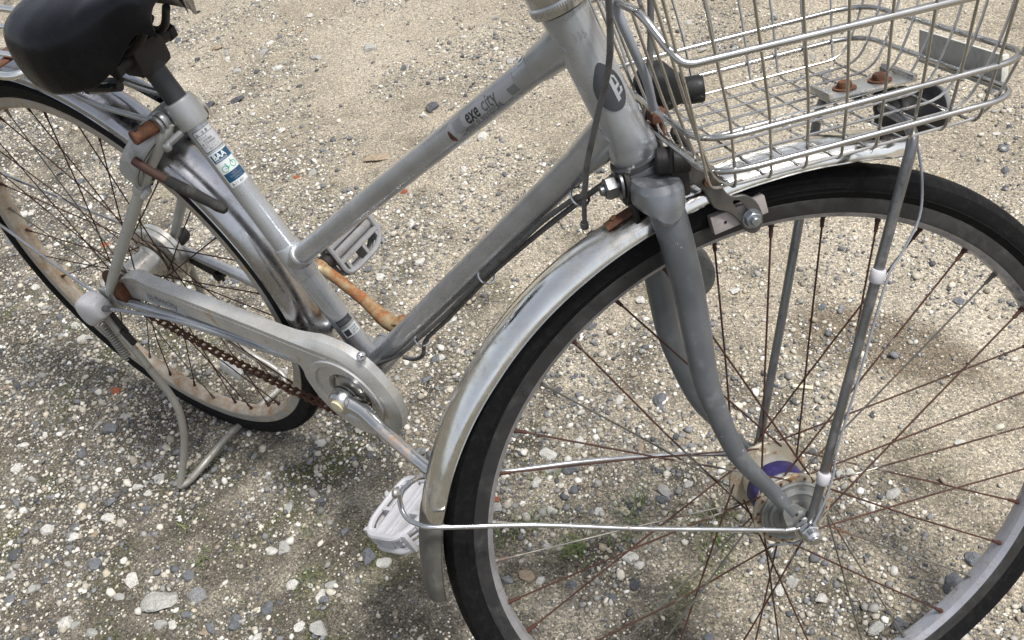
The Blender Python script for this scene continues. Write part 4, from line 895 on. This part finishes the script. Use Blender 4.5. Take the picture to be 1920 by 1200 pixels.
pedal(cfar, 1, R(-66), GREYP, False, .035, .026)
# lower chain run, link by link
ch0 = V(.02, -.0415, .3085); ch1 = V(.4380, -.0415, .2225); cdir = unit(ch1 - ch0); cup = unit(np.cross(cdir, Y3)); cl = np.linalg.norm(ch1 - ch0)
nl = int(cl / .0127)
def plate2(y): return prism([[(-.0083, -.0036), (-.005, -.0027), (0, -.0020), (.005, -.0027), (.0083, -.0036), (.0100, 0), (.0083, .0036), (.005, .0027), (0, .0020), (-.005, .0027), (-.0083, .0036), (-.0100, 0)]], V(0, y, 0), X3, Z3, Y3, .0012)
def linkmesh(w_):
    vf = join(plate2(-w_ - .0006), plate2(w_ - .0006)); me = bpy.data.meshes.new('link'); me.from_pydata([tuple(a) for a in vf[0]], [], vf[1]); me.materials.append(CHAINM); return me
LM = [linkmesh(.0030), linkmesh(.0042)]
sag = lambda t: -.012 * 4 * t * (1 - t)
cpos = lambda i: ch0 + cdir * (.0127 * i) + Z3 * sag(i / nl)
chain = obj('chain', join(*[cyl(cpos(i) - Y3 * .0062, cpos(i) + Y3 * .0062, .0030, 8) for i in range(nl + 1)]), CHAINM, bike)
for i in range(nl):
    a, b = cpos(i), cpos(i + 1); d = unit(b - a); o = bpy.data.objects.new('link', LM[i % 2]); COL.objects.link(o); o.parent = chain
    u_ = np.cross(d, Y3); m_ = (a + b) / 2
    o.matrix_world = Matrix(((d[0], 0, u_[0], m_[0]), (d[1], 1, u_[1], m_[1]), (d[2], 0, u_[2], m_[2]), (0, 0, 0, 1)))

# ---------------------------------------------------------------- gear cable cover, kickstand, spring
def blob(rows, c, a, b, d, n=20, bx=.7):
    """rows: (along a, half b, half d, offset d)"""
    v, f = [], []
    for x, hb_, hd_, od in rows:
        for k in range(n):
            t = 2 * math.pi * k / n; c_, s_ = math.cos(t), math.sin(t)
            v.append(c + a * x + b * (abs(c_) ** bx * math.copysign(hb_, c_)) + d * (od + abs(s_) ** bx * math.copysign(hd_, s_)))
    for j in range(len(rows) - 1):
        for k in range(n): f.append((j * n + k, j * n + (k + 1) % n, (j + 1) * n + (k + 1) % n, (j + 1) * n + k))
    f.append(tuple(range(n))); f.append(tuple((len(rows) - 1) * n + k for k in range(n))); return v, f
ga = unit(V(.96, .0, .28)); gd = np.cross(Y3, ga) * -1
gc_ = V(.0, -.088, .3475)
gcov = obj('gear_cable_cover', blob([(-.042, .007, .008, -.010), (-.038, .014, .017, -.008), (-.026, .0175, .024, -.003), (-.010, .018, .024, .002), (.006, .017, .020, .004), (.020, .0135, .0145, .002), (.0225, .0110, .0115, .001)], gc_, ga, Y3, gd, 24, .62), WHITEP, bike, angle=50)
obj('cover_mark', disc([(.0034, 0), (.0034, .0006), (.0022, .0008)], gc_ + V(-.006, -.0145, .011), V(-.1, -.8, .6), 16), INKF, gcov)
obj('cable_end', cyl(gc_ + ga * .018, gc_ + ga * .040, .0048, 14), CABLEM, bike)
obj('gear_cable', tube(spline([gc_ + ga * .036, V(.08, -.0735, .350), V(.16, -.060, .345), V(.26, -.052, .336), V(.36, -.042, .322)], 5), .0026, 8), CABLEB, bike)
lp = [V(-.004, -.079, .330), V(.0, -.081, .305), V(.028, -.085, .242), V(.053, -.090, .168), V(.0555, -.102, .120), V(.047, -.118, .075), V(.034, -.149, .0185), V(.0345, -.150, .0145), V(.042, -.138, .0155), V(.052, -.105, .026), V(.050, -.050, .027), V(.047, -.010, .020), V(.050, .045, .018), V(.052, .080, .016), V(.046, .103, .020), V(.020, .104, .040), V(-.012, .100, .060), V(-.040, .090, .110), V(-.030, .083, .20), V(-.004, .080, .31)]
obj('kickstand', tube(spline(lp, 5), .0060, 12), STANDM, bike)
obj('stand_bracket', join(box(V(.001, -.0765, .318), unit(V(.35, 0, -1)), Y3, unit(V(1, 0, .35)), .055, .005, .024, .3), box(V(.012, -.079, .284), unit(V(.35, 0, -1)), Y3, unit(V(1, 0, .35)), .030, .010, .018, .3)), DARKM, bike)
hel = []
s0, s1 = V(-.028, -.084, .305), V(-.012, -.086, .236); sx_ = unit(s1 - s0); su = unit(np.cross(sx_, Y3)); 
for i in range(16 * 13): t = i / (16 * 13); a = i / 13 * 2 * math.pi; hel.append(s0 + (s1 - s0) * t + (su * math.cos(a) + Y3 * math.sin(a)) * .0062)
obj('stand_spring', tube(hel, .0014, 5), STANDM, bike)

# ---------------------------------------------------------------- saddle, seat post
sp = BB + sd * .404
post = obj('seat_post', tube([BB + sd * .39, BB + sd * .415, BB + sd * .46], .0127, 24), POSTM, bike)
sx = np.linspace(0, 1, 21) ** .9; SX0, SX1 = .163, .366
hwid = lambda x: float(np.interp(x, [.163, .170, .185, .213, .250, .275, .30, .325, .343, .354, .361, .366], [.028, .055, .082, .1000, .1045, .099, .085, .062, .046, .036, .030, .024]))
topz = lambda x: float(np.interp(x, [.163, .178, .20, .25, .30, .33, .355, .366], [.802, .822, .832, .835, .835, .840, .845, .834]))
botz = lambda x: float(np.interp(x, [.163, .188, .25, .30, .325, .340, .350, .358, .363, .366], [.775, .755, .747, .750, .766, .785, .796, .795, .786, .781]))
sv, sf = [], []; prof_n = 15
for i, t in enumerate(sx):
    x = SX0 + (SX1 - SX0) * t; w_ = hwid(x); tz = topz(x); bz = botz(x)
    for k in range(prof_n):
        u_ = -1 + 2 * k / (prof_n - 1); a = u_ * R(104)
        sn = math.sin(min(max(a, -R(90)), R(90))); y = w_ * math.copysign(abs(sn) ** .80, sn) * (1 - (.06 if abs(a) > R(90) else 0))
        e = max(0, math.cos(a)) ** .55; z = bz + (tz - bz) * (.40 + .60 * e) if abs(a) < R(80) else bz + (tz - bz) * max(0, (R(104) - abs(a)) / R(24)) * .60
        sv.append(V(x, y, z))
    for k in range(prof_n):     # inner skin
        u_ = 1 - 2 * k / (prof_n - 1); a = u_ * R(100)
        sv.append(V(x, w_ * .9 * math.sin(min(max(a, -R(90)), R(90))), bz + (tz - bz) * .55 * max(0, math.cos(a)) + .001))
M_ = prof_n * 2
for i in range(len(sx) - 1):
    for k in range(M_): l = (k + 1) % M_; sf.append((i * M_ + k, i * M_ + l, (i + 1) * M_ + l, (i + 1) * M_ + k))
for i in (0, len(sx) - 1):
    for k in range(prof_n - 1): sf.append((i * M_ + k, i * M_ + k + 1, i * M_ + M_ - 2 - k, i * M_ + M_ - 1 - k))
sad = obj('saddle', (sv, sf), SADDLE, bike, angle=70)
sm = sad.modifiers.new('s', 'SUBSURF'); sm.levels = 2; sm.render_levels = 2
cl_ = BB + sd * .468
obj('saddle_clamp', join(box(cl_, X3, Y3, Z3, .040, .046, .038, .25), cyl(cl_ + V(.004, -.040, .004), cl_ + V(.004, .040, .004), .0085, 14), hexnut(cl_ + V(.004, -.036, .004), -Y3, .011, .009), hexnut(cl_ + V(.004, .036, .004), Y3, .011, .009), disc([(.0165, 0), (.0165, .032)], BB + sd * .446, sd, 20)), DARKM, bike)
for s in (-1, 1):
    obj('saddle_rail', tube(spline([V(.19, s * .060, .752), V(.23, s * .048, .752), cl_ + V(0, s * .028, .012), V(.32, s * .020, .772), V(.350, s * .012, .800)], 5), .0045, 10), DARKM, bike)
    hel = []; a0_ = V(.205, s * .064, .772); a1_ = V(.215, s * .064, .738)
    for i in range(5 * 14): t = i / 70; a = i / 14 * 2 * math.pi; hel.append(a0_ + (a1_ - a0_) * t + V(math.cos(a), math.sin(a), 0) * .013)
    obj('saddle_spring', tube(hel, .0026, 6), DARKM, bike)
obj('saddle_plate', join(box(V(.268, -.050, .735), unit(V(1, .12, .06)), unit(V(-.12, 1, 0)), Z3, .045, .022, .005), cyl(V(.242, -.056, .729), V(.296, -.048, .735), .0052, 12)), DARKM, bike)
obj('plate_thread', join(*[disc([(.0060, 0), (.0060, .0009)], V(.252, -.0555, .7310) + V(.0021, .0003, .0002) * i, V(1, .15, .1), 10) for i in range(14)]), STEEL, bike)

# ---------------------------------------------------------------- rear carrier
rack = obj('rear_rack', tube(rnd([V(.13, -.066, .735), V(-.42, -.066, .735), V(-.42, .066, .735), V(.13, .066, .735)], .03, 5, True), .0050, 12, closed=True), CHROME, bike)
for y in (-.026, .028): obj('rack_rod', tube([V(.13, y, .7345), V(-.42, y, .7345)], .0036, 10), CHROME, rack)
for x in (.05, -.12, -.30): obj('rack_crossbar', box(V(x, 0, .7285), X3, Y3, Z3, .016, .132, .003, .3), RUSTM, rack)
obj('rack_crossbar', tube(spline([V(-.04, .066, .733), V(-.02, .040, .716), V(-.02, -.02, .712), V(-.04, -.066, .733)], 5), .0040, 8), RUSTM, rack)
for s in (-1, 1):
    obj('rack_leg', tube(spline([V(-.30, s * .066, .733), V(-.27, s * .055, .66), V(-.24, s * .027, .61)], 5), .0042, 10), STEEL, rack)
    obj('rack_strut', tube(spline([V(.125, s * .050, .733), V(.165, s * .030, .695), V(.195, s * .026, .682), V(.262, s * .026, .676), V(.292, s * .027, .675)], 5), .0034, 10), LUG, rack)
obj('rack_strap', tube([V(.13, .018, .728), V(.20, .016, .696), V(.268, .012, .676)], .0085, 10, ref=Y3, flat=.18), CHROMER, rack)
obj('lever_wire', tube(spline([V(.255, -.026, .7270), V(.272, -.010, .706), V(.288, .002, .695), V(.296, .016, .694)], 5), .0042, 10), LUG, bike)

# ---------------------------------------------------------------- ring lock on the seat stays
er = unit(V(.66, 0, .75)); et = V(-er[2], 0, er[0])
LKc = RA + er * .370
def horseshoe(r_out, r_in, y_out, y_in, t0, t1):
    out = []
    for i in range(33):
        a = R(-62 + 304 * i / 32)
        out.append((V(y_out * math.cos(a), r_out * math.sin(a)), V(y_in * math.cos(a), r_in * math.sin(a))))
    v, f = [], []
    for (o_, i_) in out:
        m_ = (o_ + i_) / 2
        for p, t in ((o_ * .96 + i_ * .04, t0 + .002), (o_, t0 + .006), (o_, t1 - .006), (o_ * .96 + i_ * .04, t1 - .002), (o_ * .8 + i_ * .2, t1), (i_, t1), (i_, t0), (o_ * .8 + i_ * .2, t0)):
            v.append(LKc + Y3 * p[0] + er * p[1] + et * t)
    for i in range(32):
        for k in range(8): l = (k + 1) % 8; f.append((i * 8 + k, i * 8 + l, (i + 1) * 8 + l, (i + 1) * 8 + k))
    f.append(tuple(range(8))); f.append(tuple(32 * 8 + k for k in range(8))); return v, f
lock = obj('ring_lock', horseshoe(.068, .056, .064, .051, -.011, .015), LOCKM, bike, angle=50)
obj('lock_inner', horseshoe(.0640, .0400, .0600, .0370, -.0100, -.0060), DARKM, lock)
obj('lock_strap', join(disc([(.0098, -.007), (.0104, -.006), (.0104, .006), (.0098, .007)], V(.2180, -.0445, .581), unit(V(.085, .012, .092)), 20), cyl(V(.226, -.054, .574), V(.238, -.048, .584), .0042, 12)), STAYM, lock)
lv = [V(.268, -.062, .642), V(.292, -.063, .632), V(.316, -.062, .622)]
obj('lock_lever', tube(spline(lv, 4), [.0055, .0052, .0050], 12), mat('dark rusted lever', (.045, .018, .012), .7, .1, dirt=(.03, .014, .010), dirt_scale=60), lock)
obj('lever_grip', disc([(.0058, 0), (.0066, .003), (.0068, .040), (.0060, .062), (.0066, .072), (.0052, .081), (.003, .083)], V(.314, -.062, .623), unit(V(.085, 0.002, -.029)), 20), BLACKM if False else mat('grey black rubber grip', (.018, .0175, .0165), .6, 0, dirt=(.045, .042, .036), dirt_scale=50, spec=.25), lock)

# ---------------------------------------------------------------- brake on the fork, cables
arm = [(-.070, .372), (-.050, .362), (-.0465, .346), (-.040, .336), (-.028, .334), (-.0185, .326), (-.0135, .313), (-.0145, .303), (-.021, .298), (-.029, .302), (-.034, .312), (-.043, .322), (-.055, .329), (-.062, .345), (-.078, .362)]
slot = [(-.0385, .3290), (-.0345, .3312), (-.0300, .3270), (-.0185, .3080), (-.0205, .3045), (-.0245, .3060)]
brk = obj('brake_arm', prism([smooth2(arm, 3), smooth2(slot, 3)], F(0, -.026, 0), ex, ez, -ey, .0035, .0008), mat('dark brake arm', (.13, .125, .115), .45, .7, dirt=(.08, .06, .04), dirt_scale=50), bike, angle=30)
padx = unit(V(.0405, .0075)); pa = ex * padx[0] + ez * padx[1]; pb = np.cross(ey, pa)
obj('brake_pad', box(F(-.0315, -.0195, .3150), pa, ey, pb, .049, .010, .0165, .12), PADM, brk)
for k in (-.0125, .0125): obj('pad_hole', disc([(.0013, 0), (.0013, .0003)], F(-.0315, -.0247, .3150) + pa * k * 1.05 + pb * .0005, -ey, 10), BLACKM, brk)
obj('pad_nut', join(disc([(.0085, 0), (.0085, .0012)], F(-.0235, -.0296, .3125), -ey, 20), hexnut(F(-.0235, -.0305, .3125), -ey, .0070, .0055), disc([(.0040, 0), (.0038, .0035), (.003, .0042)], F(-.0235, -.0358, .3125), -ey, 14)), mat('zinc nut', (.36, .38, .40), .32, .9), brk)
obj('brake_arm', tube(spline([F(-.066, -.022, .370), F(-.070, .004, .388), F(-.064, .024, .366), F(-.040, .028, .325)], 4), .005, 10, ref=ey, flat=.6), DARKM, bike)
obj('brake_bolt', join(hexnut(F(-.128, -.006, .3575), unit(-ex - .08 * ez), .0098, .010), disc([(.0125, 0), (.0125, .002)], F(-.124, -.006, .358), -ex, 20), cyl(F(-.142, -.006, .3565), F(-.07, -.006, .362), .0045, 12)), mat('dull steel nut', (.20, .205, .21), .38, .85), bike)
obj('brake_washer', join(disc([(.0165, 0), (.0165, .0035)], F(-.1195, -.006, .357), -ex, 24), box(F(-.117, -.010, .343), ey, ez, ex, .020, .03, .004, .3)), DARKM, bike)
obj('brake_barrel', join(disc([(.0095, 0), (.0112, .002), (.0112, .012), (.0095, .014)], F(-.099, -.026, .378), unit(ex * .9 - ey * .3), 20), cyl(F(-.087, -.031, .378), F(-.073, -.035, .377), .0100, 18), box(F(-.082, -.028, .360), ex, ey, ez, .016, .012, .028, .3)), DARKM, bike)
obj('brake_wire', tube(spline([F(-.079, -.042, .386), F(-.066, -.043, .375), F(-.054, -.036, .360), F(-.046, -.034, .350)], 4), .0022, 8), CABLEM, bike)
obj('brake_link', join(box(F(-.058, -.020, .356), unit(ez - .35 * ex), unit(ex + .35 * ez), ey, .040, .0050, .003, .2), cyl(F(-.0605, -.036, .3540), F(-.058, -.020, .3540), .0036, 12)), RUSTM, bike)
obj('lamp_bracket', join(box(F(-.084, .006, .405), ex, ey, ez, .014, .018, .010, .3), box(F(-.082, .014, .392), ex, ey, ez, .010, .012, .022, .3)), RUSTM, bike)
cabs = [V(.926, -.056, .925), V(.9115, -.048, .842), V(.8915, -.047, .787), V(.8735, -.046, .740), V(.8530, -.030, .694), V(.8280, -.012, .6690), V(.790, -.012, .6360), V(.7600, -.013, .6060), V(.6980, -.014, .5440), V(.6350, -.014, .4760), V(.568, -.013, .4085), V(.52, -.012, .362), V(.478, -.020, .336)]
obj('brake_cable', tube(spline(cabs, 5), .0025, 10), CABLEM, bike)
cabs2 = [V(.900, .075, .93), V(.890, .065, .86), V(.888, .050, .79), V(.886, .028, .735), V(.872, .004, .700), V(.836, -.006, .668), V(.775, -.006, .612), V(.700, -.006, .5385), V(.62, -.006, .452), V(.566, -.004, .395), V(.535, .010, .345), V(.505, .018, .318), V(.480, .024, .306)]
obj('gear_cable', tube(spline(cabs2, 5), .0027, 10), CABLEM, bike)
obj('pale_cable', tube(spline([F(-.150, -.060, .60), F(-.126, -.064, .505), F(-.108, -.052, .455), F(-.100, -.038, .425)], 6), .0034, 10), CABLEB, bike)
for P, dr in ((V(.834, -.010, .672), du), (V(.700, -.011, .5425), du), (V(.567, -.009, .403), du)):
    q = unit(np.cross(dr, Y3)); n_ = 18
    obj('cable_clip', tube([P + (q * math.cos(a) * 1.0 + Y3 * math.sin(a) * 1.0) * .0092 for a in np.linspace(0, 2 * math.pi, n_ + 1)[:-1]], .0014, 6, closed=True), STEEL, bike)
tp = [V(.8490, -.022, .690), V(.8475, -.024, .680), V(.846, -.026, .665), V(.8445, -.0265, .655)]
obj('cable_tie', join(tube(spline(tp, 4), .0022, 8), disc([(.0035, -.003), (.0038, 0), (.0035, .003)], tp[-1], Z3, 12)), CABLEM, bike)

# ---------------------------------------------------------------- basket
zb0 = .3768
def bz(x): return zb0 + .04 * (x + .07)       # floor rises a little to the front
XB0, XB1 = -.080, .132
WR = .00118
bask = obj('basket', tube(rnd([F(-.150, -.170, .625), F(.200, -.170, .640), F(.200, .170, .640), F(-.150, .170, .625)], .05, 6, True), .0040, 12, closed=True), WIREM, bike)
def ring(z0, w_, x0, x1, rad, r, up=.035):
    z = lambda x: z0 + up * x
    obj('ring_wire', tube(rnd([F(x0, -w_, z(x0)), F(x1, -w_, z(x1)), F(x1, w_, z(x1)), F(x0, w_, z(x0))], rad, 7, True), r, 10, closed=True), WIREM, bask)
ring(.3955, .1205, -.0880, .1535, .034, .0024)
ring(.4225, .1225, -.0945, .1580, .034, .0024)
# upper ring steps up round the head tube at the back
ra = [F(.172, .135, .484), F(.172, -.135, .484), F(-.106, -.135, .479), F(-.113, -.124, .490), F(-.1235, -.108, .5120), F(-.1265, -.085, .5140), F(-.1265, .085, .5140), F(-.1235, .108, .512), F(-.113, .124, .490), F(-.106, .135, .479)]
obj('ring_wire', tube(rnd(ra, .022, 5, True), .0029, 10, closed=True), WIREM, bask)
# cross wires: down the near side, across the floor, up the far side
xt = [-.067 + .0270 * j for j in range(8)]
for j, x in enumerate(xt):
    t_ = (x - .03) / .1; xtop = x + .040 * t_ - .012
    p = [F(xtop, -.169, .628), F(x + .006 * t_, -.1235, .43), F(x, -.1115, bz(x) - .0012), F(x, .1115, bz(x) - .0012), F(x + .006 * t_, .1235, .43), F(xtop, .169, .628)]
    obj('basket_wire', tube(rnd(p, .010, 5), WR, 8), WIREM, bask)
# lengthwise wires: down the back, along the floor, up the front
for j in range(9):
    y = -.1085 + .0271 * j; yt = y * 1.42
    p = [F(-.149, yt, .625), F(-.0965, y * 1.05, .43), F(XB0, y, bz(XB0) + .0016), F(XB1, y, bz(XB1) + .0016), F(.1560, y * 1.05, .435), F(.199, yt, .640)]
    obj('basket_wire', tube(rnd(p, .018, 5), WR, 8), WIREM, bask)
# extra corner wires at the near back corner
for s in (-1, 1):
    for xx, yy in ((-.088, .113), ):
        obj('basket_wire', tube(rnd([F(-.142, s * .163, .626), F(-.0955, s * .117, .43), F(-.087, s * .112, bz(-.08) + .003), F(-.06, s * .106, bz(-.06) + .003)], .01, 5), WR, 8), WIREM, bask)
# mounting plate with two rusty bolts
pc = F(.095, .006, .3905); 
mp = obj('mount_plate', join(box(pc, ex, ey, ez, .074, .034, .0022, .3), box(pc + ex * .037 + ez * .002, ey, ex, ez, .034, .004, .006, .2), box(pc - ex * .037 + ez * .002, ey, ex, ez, .034, .004, .006, .2)), mat('zinc mount plate', (.50, .50, .48), .3, .85, dirt=(.42, .25, .10), dirt_scale=50, dirt_lo=.55, dirt_hi=.68), bask)
for k in (-.0165, .0150): obj('mount_bolt', join(disc([(.0098, 0), (.0098, .0012)], pc + ex * k + ez * .0012, ez, 20), disc([(.0060, 0), (.0062, .0035), (.0052, .0055), (.0018, .0050)], pc + ex * k + ez * .002, ez, 18)), RUSTM, bask)
# number plate on the front of the basket
obj('front_plate', join(box(F(.1625, -.023, .4050), ey, ez, ex, .112, .028, .0028, .3), box(F(.1635, -.079, .4050), ez, ey, ex, .028, .004, .006, .3)), PLATEM, bask)
# lamp inside the back of the basket and lamp under the floor
lamp = obj('lamp', join(blob([(-.0185, .004, .004, 0), (-.0165, .0105, .011, 0), (-.010, .0175, .0185, 0), (.0, .0205, .0215, 0), (.008, .0195, .0205, 0), (.016, .0150, .0150, -.003), (.024, .0115, .0120, -.006)], F(-.069, .050, .4150), ex, ey, ez, 28), disc([(.0105, 0), (.0118, .003), (.0118, .017), (.0108, .019), (.0085, .0165)], F(-.048, .0485, .4065), unit(ex * .96 - ey * .2), 26)), BLACKM, bike)
lamp2 = obj('head_lamp', join(disc([(.010, -.030), (.017, -.022), (.0195, -.006), (.0195, .016), (.0185, .020)], F(.137, .0, .3600), ex, 30), box(F(.118, 0, .374), ex, ey, ez, .03, .014, .02, .3)), BLACKM, bike)
obj('lamp_lens', disc([(.0185, 0), (.017, .006), (.010, .010)], F(.1572, 0, .3600), ex, 28), GREYM, lamp2)
# struts from axle to basket floor
for s in (-1, 1):
    p = [F(.003, s * .061, .004), F(.0085, s * .0615, .022), F(.0400, s * .066, .150), F(.0890, s * .075, .352), F(.095, s * .072, .368), F(.098, s * .055, .376), F(.098, s * .02, .378)]
    st_o = obj('basket_strut', tube(rnd(p, .02, 5), [.0046, .0044, .0044, .0046, .0046, .0046, .0046], 14, ref=ey, flat=1.0), STRUT, bike)
    if s < 0:
        obj('strut_eye', disc([(.0115, -.0016), (.0125, 0), (.0115, .0016)], F(0, -.0605, 0), ey, 24), STRUT, st_o)
        for t in (.26, .86):
            q = F(.0890, -.075, .352) * (1 - t) + F(.0085, -.0615, .022) * t if t > .3 else F(.0890, -.075, .352) * .57 + F(.0085, -.0615, .022) * .43
        for q, nm in ((F(.0650, -.0703, .255), 0), (F(.0168, -.0627, .056), 0)):
            d = unit(F(.0890, -.075, .352) - F(.0085, -.0615, .022))
            obj('wire_clip', disc([(.0055, -.0058), (.0062, -.0048), (.0062, .0048), (.0055, .0058)], q - ey * .0016, d, 20), WHITEP, bike)
        obj('lamp_wire', tube(spline([F(.098, -.070, .366), F(.101, -.0745, .335), F(.099, -.0755, .300), F(.083, -.0755, .270), F(.0730, -.0760, .256), F(.060, -.0765, .215), F(.044, -.0735, .150), F(.028, -.0700, .090), F(.0235, -.0690, .058), F(.010, -.068, .020), F(-.006, -.060, -.014), F(-.03, -.040, -.028)], 5), .0011, 7), CABLEB, bike)
